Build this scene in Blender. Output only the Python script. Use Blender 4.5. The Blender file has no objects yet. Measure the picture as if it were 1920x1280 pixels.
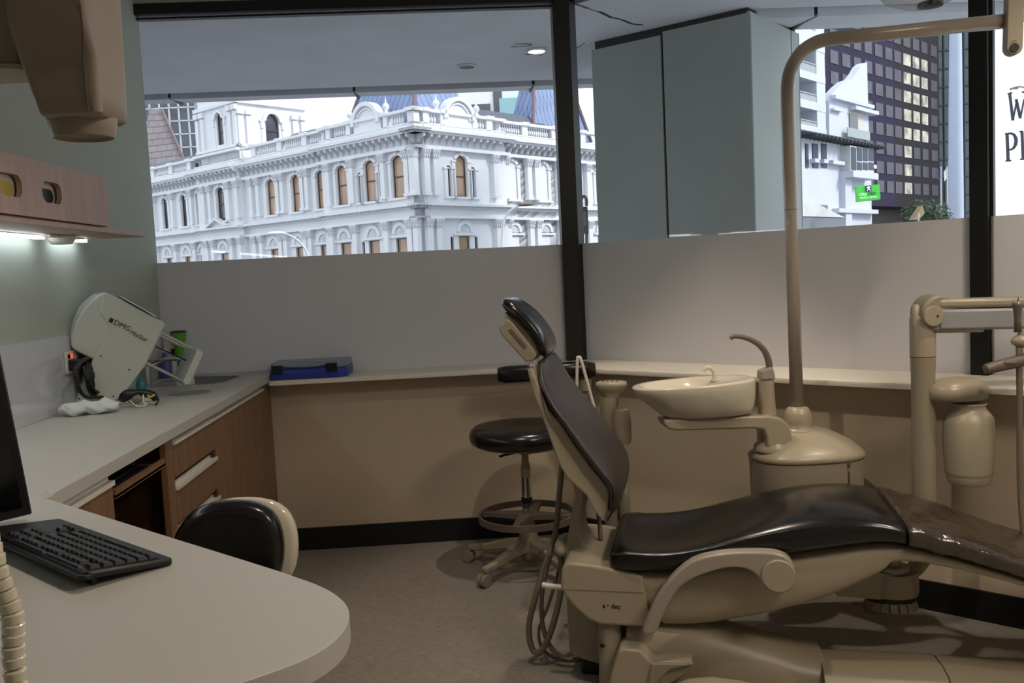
import bpy, bmesh, math, random
from math import sin, cos, pi, radians, sqrt, atan2
from mathutils import Vector, Matrix
random.seed(7)
SC = bpy.context.scene
COL = SC.collection

# ------------------------------------------------------------------ camera
EYE = Vector((0, 0, 1.4))
FPX = 1700.0
YAW, PITCH, ROLL = radians(3.13609), radians(4.61082), radians(2.71077)
fw = Vector((sin(YAW)*cos(PITCH), cos(YAW)*cos(PITCH), -sin(PITCH)))
r0 = Vector((cos(YAW), -sin(YAW), 0)); d0 = fw.cross(r0)
RT = cos(ROLL)*r0 + sin(ROLL)*d0
DN = -sin(ROLL)*r0 + cos(ROLL)*d0
cd = bpy.data.cameras.new('camera'); cam = bpy.data.objects.new('camera', cd); COL.objects.link(cam)
cd.sensor_width = 36; cd.lens = FPX/1920*36; cd.clip_end = 600; cd.clip_start = .05
M = Matrix((( RT.x, -DN.x, -fw.x), (RT.y, -DN.y, -fw.y), (RT.z, -DN.z, -fw.z))).to_4x4()
M.translation = EYE
cam.matrix_world = M
SC.camera = cam
SC.view_settings.view_transform = 'Standard'; SC.view_settings.look = 'None'
SC.view_settings.gamma = 1; SC.view_settings.use_curve_mapping = False
SC.view_settings.exposure = 0.0
def at(px, py, depth):
    """point seen at a pixel of the 1920x1280 photo, so many metres in front of the lens"""
    return EYE + depth*(fw + (px-960)/FPX*RT + (py-640)/FPX*DN)

# ------------------------------------------------------------------ world and lights
w = bpy.data.worlds.new('world'); SC.world = w; w.use_nodes = True
bg = w.node_tree.nodes['Background']; bg.inputs[0].default_value = (.85, .91, 1, 1); bg.inputs[1].default_value = 1.75
def sun(az, el, e, ang, col):
    l = bpy.data.lights.new('sun', 'SUN'); l.energy = e; l.angle = radians(ang); l.color = col
    o = bpy.data.objects.new('sun', l); COL.objects.link(o)
    d = -Vector((sin(radians(az))*cos(radians(el)), cos(radians(az))*cos(radians(el)), sin(radians(el))))
    o.rotation_euler = d.to_track_quat('-Z', 'Y').to_euler(); o.location = (0, 20, 40)
sun(105, 38, 3.2, 12, (1, .97, .92))
def lamp(loc, e, size, col, spot=None, name='downlight', aim=None):
    if spot:
        l = bpy.data.lights.new(name, 'SPOT'); l.spot_size = radians(spot); l.spot_blend = .5; l.shadow_soft_size = size
    else:
        l = bpy.data.lights.new(name, 'AREA'); l.shape = 'DISK'; l.size = size
    l.energy = e; l.color = col
    o = bpy.data.objects.new(name, l); COL.objects.link(o); o.location = loc
    if aim: o.rotation_euler = (Vector(aim)-Vector(loc)).to_track_quat('-Z', 'Y').to_euler()
WARM = (1, .86, .70)
lamp((.05, 2.2, 2.86), 56, .03, WARM, 112)
lamp((.67, 3.65, 2.86), 66, .03, WARM, 60)
lamp((2.1, 2.3, 2.86), 58, .03, WARM, 100)
lamp((1.9, .7, 2.88), 44, 1.0, WARM)  # large soft fill added to brighten room and film, not a downlight

# ------------------------------------------------------------------ materials
def lin(h):
    h = h.lstrip('#'); c = [int(h[i:i+2], 16)/255 for i in (0, 2, 4)]
    return tuple([x/12.92 if x <= .04045 else ((x+.055)/1.055)**2.4 for x in c]) + (1,)
def mat(name, col, rough=.5, metal=0, coat=0, noise=0, nscale=8, bump=0, bscale=60, emit=None, estr=0, spec=.5, trans=0, alpha=1, stretch=(1,1,1)):
    m = bpy.data.materials.new(name); m.use_nodes = True
    nt = m.node_tree; b = nt.nodes['Principled BSDF']
    c = lin(col) if isinstance(col, str) else tuple(col)+(1,)
    b.inputs['Base Color'].default_value = c; b.inputs['Roughness'].default_value = rough
    b.inputs['Metallic'].default_value = metal; b.inputs['Coat Weight'].default_value = coat
    b.inputs['Specular IOR Level'].default_value = spec
    b.inputs['Transmission Weight'].default_value = trans; b.inputs['Alpha'].default_value = alpha
    if emit: b.inputs['Emission Color'].default_value = lin(emit); b.inputs['Emission Strength'].default_value = estr
    if noise or bump:
        tc = nt.nodes.new('ShaderNodeTexCoord'); mp = nt.nodes.new('ShaderNodeMapping'); mp.inputs['Scale'].default_value = stretch
        nt.links.new(tc.outputs['Object'], mp.inputs['Vector'])
    if noise:
        n = nt.nodes.new('ShaderNodeTexNoise'); n.inputs['Scale'].default_value = nscale; n.inputs['Detail'].default_value = 6
        nt.links.new(mp.outputs[0], n.inputs['Vector'])
        r = nt.nodes.new('ShaderNodeValToRGB')
        r.color_ramp.elements[0].position = .3; r.color_ramp.elements[1].position = .7
        r.color_ramp.elements[0].color = tuple(x*(1-noise) for x in c[:3])+(1,)
        r.color_ramp.elements[1].color = tuple(min(1, x*(1+noise)) for x in c[:3])+(1,)
        nt.links.new(n.outputs['Fac'], r.inputs['Fac']); nt.links.new(r.outputs['Color'], b.inputs['Base Color'])
    if bump:
        n = nt.nodes.new('ShaderNodeTexNoise'); n.inputs['Scale'].default_value = bscale; n.inputs['Detail'].default_value = 4
        nt.links.new(mp.outputs[0], n.inputs['Vector'])
        bp = nt.nodes.new('ShaderNodeBump'); bp.inputs['Strength'].default_value = bump; bp.inputs['Distance'].default_value = .01
        nt.links.new(n.outputs['Fac'], bp.inputs['Height']); nt.links.new(bp.outputs['Normal'], b.inputs['Normal'])
    return m
def brickmat(name, col, mortar, scale, w, h, ms=.02, rot=None, rough=.7):
    m = mat(name, col, rough); nt = m.node_tree; b = nt.nodes['Principled BSDF']
    tc = nt.nodes.new('ShaderNodeTexCoord'); br = nt.nodes.new('ShaderNodeTexBrick'); mp = nt.nodes.new('ShaderNodeMapping')
    if rot: mp.inputs['Rotation'].default_value = rot
    c = lin(col)
    br.inputs['Color1'].default_value = c; br.inputs['Color2'].default_value = tuple(x*.86 for x in c[:3])+(1,)
    br.inputs['Mortar'].default_value = lin(mortar); br.inputs['Scale'].default_value = scale
    br.inputs['Brick Width'].default_value = w; br.inputs['Row Height'].default_value = h; br.inputs['Mortar Size'].default_value = ms
    nt.links.new(tc.outputs['Object'], mp.inputs['Vector']); nt.links.new(mp.outputs[0], br.inputs['Vector']); nt.links.new(br.outputs['Color'], b.inputs['Base Color'])
    return m
def glassmat(name, tint=(1,1,1), refl=.06):
    m = bpy.data.materials.new(name); m.use_nodes = True; nt = m.node_tree; nt.nodes.clear()
    o = nt.nodes.new('ShaderNodeOutputMaterial'); mx = nt.nodes.new('ShaderNodeMixShader')
    t = nt.nodes.new('ShaderNodeBsdfTransparent'); g = nt.nodes.new('ShaderNodeBsdfGlossy')
    t.inputs[0].default_value = tint+(1,); g.inputs['Roughness'].default_value = .02
    mx.inputs[0].default_value = refl
    nt.links.new(t.outputs[0], mx.inputs[1]); nt.links.new(g.outputs[0], mx.inputs[2]); nt.links.new(mx.outputs[0], o.inputs[0])
    return m
def filmmat(name, col, tcol, fac):
    m = bpy.data.materials.new(name); m.use_nodes = True; nt = m.node_tree; nt.nodes.clear()
    o = nt.nodes.new('ShaderNodeOutputMaterial'); mx = nt.nodes.new('ShaderNodeMixShader')
    d = nt.nodes.new('ShaderNodeBsdfDiffuse'); t = nt.nodes.new('ShaderNodeBsdfTranslucent')
    d.inputs[0].default_value = lin(col); t.inputs[0].default_value = lin(tcol); mx.inputs[0].default_value = fac
    nt.links.new(d.outputs[0], mx.inputs[1]); nt.links.new(t.outputs[0], mx.inputs[2]); nt.links.new(mx.outputs[0], o.inputs[0])
    return m
def woodmat(name, c1, c2, rot=(0,0,0)):
    m = mat(name, c1, .45); nt = m.node_tree; b = nt.nodes['Principled BSDF']
    tc = nt.nodes.new('ShaderNodeTexCoord'); mp = nt.nodes.new('ShaderNodeMapping'); mp.inputs['Scale'].default_value = (26, 26, 1.6); mp.inputs['Rotation'].default_value = rot
    n = nt.nodes.new('ShaderNodeTexNoise'); n.inputs['Scale'].default_value = 1.3; n.inputs['Detail'].default_value = 5; n.inputs['Distortion'].default_value = .6
    r = nt.nodes.new('ShaderNodeValToRGB'); r.color_ramp.elements[0].color = lin(c1); r.color_ramp.elements[1].color = lin(c2)
    r.color_ramp.elements[0].position = .35; r.color_ramp.elements[1].position = .68
    nt.links.new(tc.outputs['Object'], mp.inputs[0]); nt.links.new(mp.outputs[0], n.inputs['Vector']); nt.links.new(n.outputs['Fac'], r.inputs['Fac']); nt.links.new(r.outputs[0], b.inputs['Base Color'])
    return m
CREAM = mat('cream_plastic', '#a69a85', .32, coat=.15)
CREAM2 = mat('cream_plastic_soft', '#978c78', .42)
IVORY = mat('ivory_porcelain', '#d8cfba', .12, coat=.5)
BEIGE = mat('beige_enamel', '#a1978a', .3, coat=.3)
XRAYM = mat('xray_beige_plastic', '#8d8071', .42)
GREYP = mat('blue_grey_panel', '#9a9a9c', .4)
LEATH = mat('black_vinyl', '#141214', .22, spec=.6, bump=.12, bscale=14)
LEATHB = mat('brown_black_vinyl', '#332c2b', .42, spec=.65, bump=.1, bscale=9)
SLEEVE = mat('clear_plastic_sleeve', '#3a3026', .18, spec=.9, noise=.35, nscale=14, bump=1.0, bscale=16)
BLACK = mat('black_plastic', '#0d0d0e', .45)
KEYM = mat('key_black', '#202227', .5)
BLKM = mat('black_frame_metal', '#060607', .45)
BLKB = mat('black_skirting', '#070606', .6)
GREYT = mat('taupe_grey_plastic', '#6b6056', .4)
TAUPE = mat('taupe_hose_rubber', '#776b5c', .55)
STEEL = mat('brushed_steel', '#b4b5b6', .42, metal=1)
CHROME = mat('chrome', '#cfcfcf', .12, metal=1)
WHITEL = mat('white_laminate', '#b9b6af', .45, noise=.01, nscale=40)
LEDGEM = mat('white_ledge_laminate', '#e4dccf', .5)
RAILM = mat('white_rail', '#d9d3c8', .35)
SPLASH = mat('white_gloss_splashback', '#c3c6cc', .12, coat=.3)
WALLM = mat('painted_wall_grey_green', '#a9afa3', .7, noise=.02, nscale=30)
WALLB = mat('painted_wall_beige', '#c2b29b', .75, noise=.02, nscale=20)
CEILM = mat('painted_ceiling', '#c5c6c2', .8)
SCREWM = mat('dark_screw', '#3a3a38', .4, metal=1)
WOOD = woodmat('warm_wood_laminate', '#77573f', '#8a684e')
WOODP = woodmat('pinkish_wood_laminate', '#a58777', '#b19384', (radians(90), 0, 0))
WOODD = woodmat('dark_cabinet_interior', '#3a2517', '#492f1f')
TEXTM = mat('dark_print', '#16181a', .5)
MIXM = mat('mixer_grey_white', '#bfc3b9', .35)
GLASS = glassmat('window_glass', (.97, .98, .98), .03)
FILM = filmmat('frosted_film', '#efebe6', '#c3c6cd', .34)

def floormat():
    m = mat('marbled_linoleum', '#8a8178', .38); nt = m.node_tree; b = nt.nodes['Principled BSDF']
    tc = nt.nodes.new('ShaderNodeTexCoord')
    n1 = nt.nodes.new('ShaderNodeTexNoise'); n1.inputs['Scale'].default_value = 16; n1.inputs['Detail'].default_value = 8; n1.inputs['Distortion'].default_value = 2.5
    n2 = nt.nodes.new('ShaderNodeTexNoise'); n2.inputs['Scale'].default_value = 70; n2.inputs['Detail'].default_value = 3; n2.inputs['Distortion'].default_value = 3
    r1 = nt.nodes.new('ShaderNodeValToRGB'); r1.color_ramp.elements[0].position = .32; r1.color_ramp.elements[1].position = .68
    r1.color_ramp.elements[0].color = lin('#857d73'); r1.color_ramp.elements[1].color = lin('#979085')
    r2 = nt.nodes.new('ShaderNodeValToRGB'); r2.color_ramp.elements[0].position = .63; r2.color_ramp.elements[1].position = .72
    r2.color_ramp.elements[0].color = (0,0,0,1); r2.color_ramp.elements[1].color = (.5,.5,.5,1)
    mx = nt.nodes.new('ShaderNodeMixRGB'); mx.inputs[2].default_value = lin('#aca396')
    for a in (n1, n2): nt.links.new(tc.outputs['Object'], a.inputs['Vector'])
    nt.links.new(n1.outputs['Fac'], r1.inputs['Fac']); nt.links.new(n2.outputs['Fac'], r2.inputs['Fac'])
    nt.links.new(r1.outputs[0], mx.inputs[1]); nt.links.new(r2.outputs[0], mx.inputs[0]); nt.links.new(mx.outputs[0], b.inputs['Base Color'])
    return m
FLOORM = floormat()

# ------------------------------------------------------------------ mesh helpers
def box(bm, x0, x1, y0, y1, z0, z1, mtx=None):
    vs = [bm.verts.new((x, y, z)) for x in (x0, x1) for y in (y0, y1) for z in (z0, z1)]
    for f in ((0,1,3,2), (4,6,7,5), (0,4,5,1), (2,3,7,6), (0,2,6,4), (1,5,7,3)): bm.faces.new([vs[i] for i in f])
    if mtx is not None:
        for v in vs: v.co = mtx @ v.co
    return vs
def prism(bm, pts, a, b, fn=None):
    """polygon pts (p,q) swept from a to b along the third axis; fn(p,q,s) -> point. default p=x q=z s=y"""
    fn = fn or (lambda p, q, s: (p, s, q))
    A = [bm.verts.new(fn(p, q, a)) for p, q in pts]; B = [bm.verts.new(fn(p, q, b)) for p, q in pts]
    n = len(pts); bm.faces.new(A); bm.faces.new(B[::-1])
    for i in range(n): bm.faces.new((A[i], B[i], B[(i+1) % n], A[(i+1) % n]))
def loft(bm, rings, cap=True, closed=True):
    R = [[bm.verts.new(p) for p in r] for r in rings]; n = len(R[0])
    for a, b in zip(R, R[1:]):
        for i in range(n if closed else n-1): bm.faces.new((a[i], a[(i+1) % n], b[(i+1) % n], b[i]))
    if cap and closed: bm.faces.new(R[0][::-1]); bm.faces.new(R[-1])
def ring(c, A, B, a, b, n=24, e=2.0):
    c = Vector(c); out = []
    for i in range(n):
        t = 2*pi*(i+.5)/n; ct, st = cos(t), sin(t)
        out.append(c + Vector(A)*(a*math.copysign(abs(ct)**(2/e), ct)) + Vector(B)*(b*math.copysign(abs(st)**(2/e), st)))
    return out
def lathe(bm, prof, c=(0,0,0), n=28, sx=1, sy=1, cap=True):
    X, Y, Z = c
    loft(bm, [[(X+r*sx*cos(2*pi*i/n), Y+r*sy*sin(2*pi*i/n), Z+z) for i in range(n)] for r, z in prof], cap)
def cyl(bm, p0, p1, r0, r1=None, n=16):
    r1 = r0 if r1 is None else r1
    p0, p1 = Vector(p0), Vector(p1); d = (p1-p0).normalized(); a = d.orthogonal().normalized(); b = d.cross(a)
    loft(bm, [ring(p0, a, b, r0, r0, n), ring(p1, a, b, r1, r1, n)])
def smooth_path(pts, k=6):
    pts = [Vector(p) for p in pts]; out = []
    for i in range(len(pts)-1):
        p0 = pts[max(i-1, 0)]; p1 = pts[i]; p2 = pts[i+1]; p3 = pts[min(i+2, len(pts)-1)]
        for j in range(k):
            t = j/k
            out.append(.5*((2*p1)+(p2-p0)*t+(2*p0-5*p1+4*p2-p3)*t*t+(3*p1-p0-3*p2+p3)*t**3))
    out.append(pts[-1]); return out
def closed_smooth(pts, k=3):
    n = len(pts); out = []
    for i in range(n):
        p0, p1, p2, p3 = [Vector(pts[(i+j-1) % n]) for j in range(4)]
        for j in range(k):
            t = j/k; q = .5*((2*p1)+(p2-p0)*t+(2*p0-5*p1+4*p2-p3)*t*t+(3*p1-p0-3*p2+p3)*t**3); out.append((q.x, q.y))
    return out
def tube(bm, pts, r, n=12, k=6, smooth=True, flat=1):
    P = smooth_path(pts, k) if smooth else [Vector(p) for p in pts]
    rs = r if isinstance(r, (list, tuple)) else [r]*len(pts)
    rings = []; up = None
    for i, p in enumerate(P):
        d = (P[min(i+1, len(P)-1)]-P[max(i-1, 0)]).normalized()
        if up is None: up = d.orthogonal().normalized()
        else: up = (up-d*up.dot(d)).normalized()
        s = i/(len(P)-1)*(len(rs)-1); j = min(int(s), len(rs)-2) if len(rs) > 1 else 0
        rr = rs[j]+(rs[min(j+1, len(rs)-1)]-rs[j])*(s-j)
        rings.append(ring(p, up, d.cross(up), rr, rr*flat, n))
    loft(bm, rings)
def ball(bm, c, rx, ry=None, rz=None, n=20, m=12):
    ry = rx if ry is None else ry; rz = rx if rz is None else rz
    loft(bm, [[(c[0]+rx*sin(pi*j/m)*cos(2*pi*i/n), c[1]+ry*sin(pi*j/m)*sin(2*pi*i/n), c[2]-rz*cos(pi*j/m)) for i in range(n)] for j in [.06]+list(range(1, m))+[m-.06]])
def B(): return bmesh.new()

def obj(name, bm, m, parent=None, smooth=False, bevel=0, seg=2, sub=0, ang=40):
    bmesh.ops.recalc_face_normals(bm, faces=bm.faces[:])
    me = bpy.data.meshes.new(name)
    if parent is None:
        xs = [v.co for v in bm.verts]
        c = Vector(((min(v.x for v in xs)+max(v.x for v in xs))/2, (min(v.y for v in xs)+max(v.y for v in xs))/2, min(v.z for v in xs)))
        bmesh.ops.translate(bm, verts=bm.verts[:], vec=-c)
    bm.to_mesh(me); bm.free()
    o = bpy.data.objects.new(name, me); COL.objects.link(o)
    if m: me.materials.append(m)
    if parent is None: o.location = c
    else: o.parent = parent
    if bevel:
        b = o.modifiers.new('bevel', 'BEVEL'); b.width = bevel; b.segments = seg; b.limit_method = 'ANGLE'; b.angle_limit = radians(ang)
    if sub:
        s = o.modifiers.new('sub', 'SUBSURF'); s.levels = sub; s.render_levels = sub
    if smooth or bevel:
        for p in me.polygons: p.use_smooth = True
        if bevel or smooth == 'auto':
            try: me.set_sharp_from_angle(angle=radians(50 if not bevel else 60))
            except Exception: pass
    return o
def W(bm, loc, rz=0):
    """world coordinates -> local coordinates of a thing at loc"""
    m = (Matrix.Translation(loc) @ Matrix.Rotation(rz, 4, 'Z')).inverted()
    bmesh.ops.transform(bm, matrix=m, verts=bm.verts[:]); return bm
def thing(name, label, cat, loc=(0,0,0), rz=0, group=None):
    o = bpy.data.objects.new(name, None); COL.objects.link(o); o.location = loc; o.rotation_euler = (0, 0, rz)
    o.empty_display_size = .1; tag(o, label, cat, group); return o
def tag(o, label, cat, group=None):
    o['label'] = label; o['category'] = cat
    if group: o['group'] = group
    return o
def struct(name, bm, m, **k):
    o = obj(name, bm, m, **k); o['kind'] = 'structure'; return o
class T:
    """a thing whose parts are modelled in world coordinates"""
    def __init__(s, name, label, cat, loc, rz=0, group=None):
        s.loc = Vector(loc); s.rz = rz; s.o = thing(name, label, cat, loc, rz, group)
    def part(s, name, bm, m, parent=None, label=None, **k):
        W(bm, s.loc, s.rz); p = obj(name, bm, m, parent or s.o, **k)
        if label: p['label'] = label
        return p
def textmesh(s, size, ext, mtx, font_shear=0, bold=0, spacing=1):
    cu = bpy.data.curves.new('print', 'FONT'); cu.body = s; cu.size = size; cu.extrude = ext; cu.align_x = 'LEFT'; cu.shear = font_shear; cu.offset = bold; cu.space_character = spacing
    cu.resolution_u = 3
    o = bpy.data.objects.new('print', cu); COL.objects.link(o)
    dg = bpy.context.evaluated_depsgraph_get(); me = bpy.data.meshes.new_from_object(o.evaluated_get(dg))
    bm = bmesh.new(); bm.from_mesh(me); bpy.data.objects.remove(o); bpy.data.meshes.remove(me)
    bmesh.ops.transform(bm, matrix=mtx, verts=bm.verts[:]); return bm
def frame(o, x, y):
    x = Vector(x).normalized(); y = Vector(y); y = (y-x*y.dot(x)).normalized(); z = x.cross(y)
    m = Matrix((x, y, z)).transposed().to_4x4(); m.translation = Vector(o); return m
def cut(o, cutters):
    """boolean holes, applied"""
    for bmc in cutters:
        me = bpy.data.meshes.new('hole'); bmesh.ops.recalc_face_normals(bmc, faces=bmc.faces[:]); bmc.to_mesh(me); bmc.free()
        c = bpy.data.objects.new('hole', me); COL.objects.link(c); c.location = o.location if o.parent is None else (0,0,0)
        if o.parent is None: me.transform(Matrix.Translation(-o.location))
        else: c.parent = o.parent
        md = o.modifiers.new('cut', 'BOOLEAN'); md.object = c; md.operation = 'DIFFERENCE'; md.solver = 'EXACT'
        bpy.context.view_layer.update()
        dg = bpy.context.evaluated_depsgraph_get(); new = bpy.data.meshes.new_from_object(o.evaluated_get(dg))
        o.modifiers.clear(); o.data = new; bpy.data.objects.remove(c)
DARKW = mat('dark_exterior_wall', '#5a5d60', .8)
# ================================================================== ROOM SHELL
S2 = .70710678
def PBw(t, h, z): return (.454+t*S2-h*S2, 4.653-t*S2-h*S2, z)      # wall B: t along it, h into the room
def boxB(bm, t0, t1, h0, h1, z0, z1):
    vs = box(bm, t0, t1, h0, h1, z0, z1)
    for v in vs: v.co = PBw(*v.co)
def boxM(fn): 
    def f(bm, *a):
        vs = box(bm, *a)
        for v in vs: v.co = fn(*v.co)
    return f
bm = B(); box(bm, -1.7, 3.6, -1.8, 5.2, -.12, 0); struct('floor', bm, FLOORM)
bm = B(); box(bm, -1.7, 3.6, -1.8, 5.0, 2.9, 3.02); struct('ceiling', bm, CEILM)
bm = B(); box(bm, -1.7, -1.55, -1.8, 4.80, 0, 2.9); struct('wall_left', bm, WALLM)
bm = B(); box(bm, -1.7, 3.6, -1.8, -1.65, 0, 2.9); struct('wall_back', bm, CEILM)
bm = B(); box(bm, 3.4, 3.55, -1.65, 1.9, 0, 2.9); struct('wall_right', bm, CEILM)
bm = B(); box(bm, -1.55, .50, 4.653, 4.86, 0, .876); struct('wall_far', bm, WALLB)
bm = B(); boxB(bm, -.06, 4.3, -.33, 0, 0, .876); struct('wall_window_side', bm, WALLB)
bm = B(); box(bm, -1.55, .60, 4.74, 4.86, 2.80, 2.9); struct('wall_over_window', bm, WALLM)
bm = B(); boxB(bm, .02, 4.3, -.30, -.19, 2.80, 2.9); struct('wall_over_side_window', bm, WALLM)
bm = B(); box(bm, -.95, .454, 4.640, 4.652, 0, .115); struct('baseboard_far', bm, BLKB)
bm = B(); boxB(bm, -.004, 4.2, .001, .013, 0, .115); struct('baseboard_side', bm, BLKB)
# the rest of the building this room belongs to
bm = B(); prism(bm, [(-14, 4.80), (.55, 4.80), (5.3, .12), (6.5, .12), (6.5, -14), (-14, -14)], 3.31, 24, lambda p, q, s: (p, q, s)); struct('wall_outside_above', bm, DARKW)
bm = B(); box(bm, -14, -1.72, 4.6, 4.80, -4.35, 3.0); struct('wall_outside_left', bm, DARKW)
# the ledge is one continuous board turning the corner
bm = B()
oB = lambda t, h: PBw(t, h, 0)[:2]
pts = [(-.9645, 4.51), (.42, 4.51), oB(4.15, .125), oB(4.15, -.30), (.70, 4.80), (-.9645, 4.80)]
prism(bm, pts, .877, .9, lambda p, q, s: (p, q, s))
tag(obj('window_ledge', bm, LEDGEM, bevel=.002), 'long off-white laminate ledge running under both frosted windows', 'ledge')

def window(n, parts):
    fr = None
    for nm, bm, m in parts:
        if fr is None: fr = struct('window_%d' % n, bm, m)
        else:
            bmesh.ops.translate(bm, verts=bm.verts[:], vec=-fr.location); obj(nm, bm, m, fr)
# window 1: far wall
f = B(); box(f, -1.55, .56, 4.735, 4.80, 2.748, 2.80); box(f, -1.55, .56, 4.76, 4.80, 2.728, 2.738)
prism(f, [(.546, 4.735), (.546, 4.84), (.66, 4.86), (.672, 4.80), (.632, 4.735)], .9, 2.80, lambda p, q, s: (p, q, s))
g = B(); box(g, -1.549, .55, 4.772, 4.778, 1.512, 2.745)
fm = B(); box(fm, -1.549, .55, 4.7745, 4.7775, .899, 1.512)
window(1, [('frame', f, BLKM), ('glass_pane', g, GLASS), ('frosted_film', fm, FILM)])
f = B(); boxB(f, .045, 1.96, -.26, -.20, 2.748, 2.80); boxB(f, 1.955, 2.016, -.27, -.20, .9, 2.80); boxB(f, 1.945, 1.955, -.24, -.222, .9, 2.75)
boxB(f, 2.016, 2.028, -.262, -.23, .9, 2.8)
g = B(); boxB(g, .045, 1.95, -.233, -.228, 1.512, 2.748)
fm = B(); boxB(fm, .045, 1.95, -.233, -.230, .9, 1.512)
window(2, [('frame', f, BLKM), ('glass_pane', g, GLASS), ('frosted_film', fm, FILM)])
f = B(); boxB(f, 2.02, 4.2, -.26, -.20, 2.748, 2.80)
g = B(); boxB(g, 2.02, 4.15, -.233, -.228, 1.512, 2.748)
fm = B(); boxB(fm, 2.02, 4.15, -.233, -.230, .9, 1.512)
window(3, [('frame', f, BLKM), ('glass_pane', g, GLASS), ('frosted_film', fm, FILM)])

# ================================================================== WORKTOP with the rounded desk end
bm = B()
dpts = [(-1.5485, 4.769), (-1.5485, -.2), (-.98, .42), (-.60, .765), (-.389, .955), (-.281, 1.048), (-.244, 1.076), (-.212, 1.107), (-.188, 1.148), (-.176, 1.20), (-.180, 1.262),
        (-.202, 1.318), (-.238, 1.372), (-.290, 1.428), (-.345, 1.484), (-.548, 1.681), (-.966, 2.089), (-.966, 4.51), (-.966, 4.769)]
cv = smooth_path([(x, y, 0) for x, y in dpts[5:16]], 4)
dpts = dpts[:5]+[(p.x, p.y) for p in cv]+dpts[16:]
prism(bm, dpts, .895, .93, lambda p, q, s: (p, q, s))
wt = obj('worktop', bm, WHITEL)
sc = [(-1.46, 4.27), (-1.475, 4.47), (-1.44, 4.60), (-1.36, 4.635), (-1.13, 4.585), (-1.105, 4.54), (-1.125, 4.31), (-1.16, 4.275), (-1.30, 4.255)]
h1 = B(); prism(h1, sc, .85, .96, lambda p, q, s: (p, q, s))
h2 = B(); cyl(h2, (-1.185, 3.955, .85), (-1.185, 3.955, .96), .088, n=32)
cut(wt, [h1, h2])
tag(wt, 'pale grey-white worktop running along the left wall into a rounded desk end', 'worktop')
b = wt.modifiers.new('bevel', 'BEVEL'); b.width = .0015; b.segments = 2; b.limit_method = 'ANGLE'
def loc(bm, o): bmesh.ops.translate(bm, verts=bm.verts[:], vec=-o.location); return bm
bm = B(); box(bm, -1.5, -1.46, .3, 1.9, 0, .895); obj('support_panel', loc(bm, wt), WHITEL, wt)
# splashback
bm = B(); box(bm, -1.549, -1.540, .5, 4.0, .931, 1.221); box(bm, -1.549, -1.540, 4.0, 4.76, .931, 1.221)
tag(obj('splashback', bm, SPLASH), 'glossy white splashback panel along the left wall above the worktop', 'splashback')
# sink
s = T('sink', 'sunken stainless steel sink at the window end of the worktop', 'sink', (-1.29, 4.44, .79))
bm = B(); n = len(sc); cx, cy = -1.29, 4.44
def scl(k, z): return [(cx+(x-cx)*k, cy+(y-cy)*k, z) for x, y in sc]
loft(bm, [scl(.985, .929), scl(.97, .90), scl(.94, .82), scl(.80, .80), scl(.2, .795)], cap=False)
bm.faces.new([v for v in bm.verts][-n:])
sb = s.part('basin', bm, STEEL); sm = sb.modifiers.new('solid', 'SOLIDIFY'); sm.thickness = .002; sm.offset = 1
bm = B(); loft(bm, [scl(1.0, .9295), scl(1.0, .9312), scl(.96, .9312), scl(.96, .9295)], cap=False); s.part('rim', bm, STEEL)
bm = B(); cyl(bm, (cx, cy, .796), (cx, cy, .80), .03); s.part('drain', bm, CHROME)
s = T('round_waste_lid', 'flush round steel lid set in the worktop in front of the sink', 'lid', (-1.185, 3.955, .90))
bm = B(); lathe(bm, [(.086, .915), (.086, .930), (.082, .931), (.080, .928), (.02, .9255)], (-1.185, 3.955, 0), 36); s.part('disc', bm, STEEL, smooth='auto')

# ================================================================== BASE CABINETS under the worktop
XF = -.985
def carcass(bm, y0, y1, z1=.894): 
    box(bm, -1.545, XF-.02, y0, y0+.016, .10, z1); box(bm, -1.545, XF-.02, y1-.016, y1, .10, z1)
    box(bm, -1.545, -1.53, y0, y1, .10, z1); box(bm, -1.545, XF-.02, y0, y1, .10, .118); box(bm, -1.50, XF-.06, y0, y1, 0, .10)
c = T('base_cabinet', 'wooden base cabinet with white rail nearest the desk', 'cabinet', (-1.26, 2.31, 0))
bm = B(); carcass(bm, 2.10, 2.529); c.part('body', bm, WOODD)
bm = B(); box(bm, XF-.019, XF, 2.10, 2.528, .12, .853); d = c.part('door', bm, WOOD, bevel=.001)
bm = B(); box(bm, XF-.018, XF+.006, 2.10, 2.532, .855, .869); box(bm, XF-.018, XF-.012, 2.10, 2.532, .869, .89)
W(bm, c.loc); obj('handle', bm, RAILM, d)['label'] = 'white rail handle'
c = T('open_shelf_cabinet', 'open dark-lined cabinet with a narrow pull-out shelf between the desk and the drawers', 'cabinet', (-1.26, 2.76, 0))
bm = B(); carcass(bm, 2.530, 3.055); c.part('body', bm, WOODD)
bm = B(); box(bm, XF-.02, XF, 2.985, 3.055, .12, .894); c.part('front_edge_panel', bm, WOOD)
bm = B(); box(bm, -1.50, XF, 2.547, 2.975, .815, .822); box(bm, XF-.012, XF, 2.547, 2.975, .812, .838); box(bm, -1.5, XF-.1, 2.965, 2.98, .82, .845); c.part('pull_out_shelf', bm, WOOD, label='pull-out shelf with a lighter wood edge')
bm = B(); box(bm, -1.4, XF-.03, 2.62, 2.90, .8235, .833); box(bm, -1.35, XF-.05, 2.66, 2.88, .8335, .84)
tag(obj('folder', bm, BLACK, bevel=.003), 'dark flat folder on the pull-out shelf of the open cabinet', 'folder')
c = T('drawer_cabinet', 'wooden drawer cabinet with white finger rails beside the open cabinet', 'cabinet', (-1.26, 3.3, 0))
bm = B(); carcass(bm, 3.056, 3.565); c.part('body', bm, WOODD)
zs = [(.752, .862, .73), (.596, .708, .574), (.30, .552, .28)]
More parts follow.
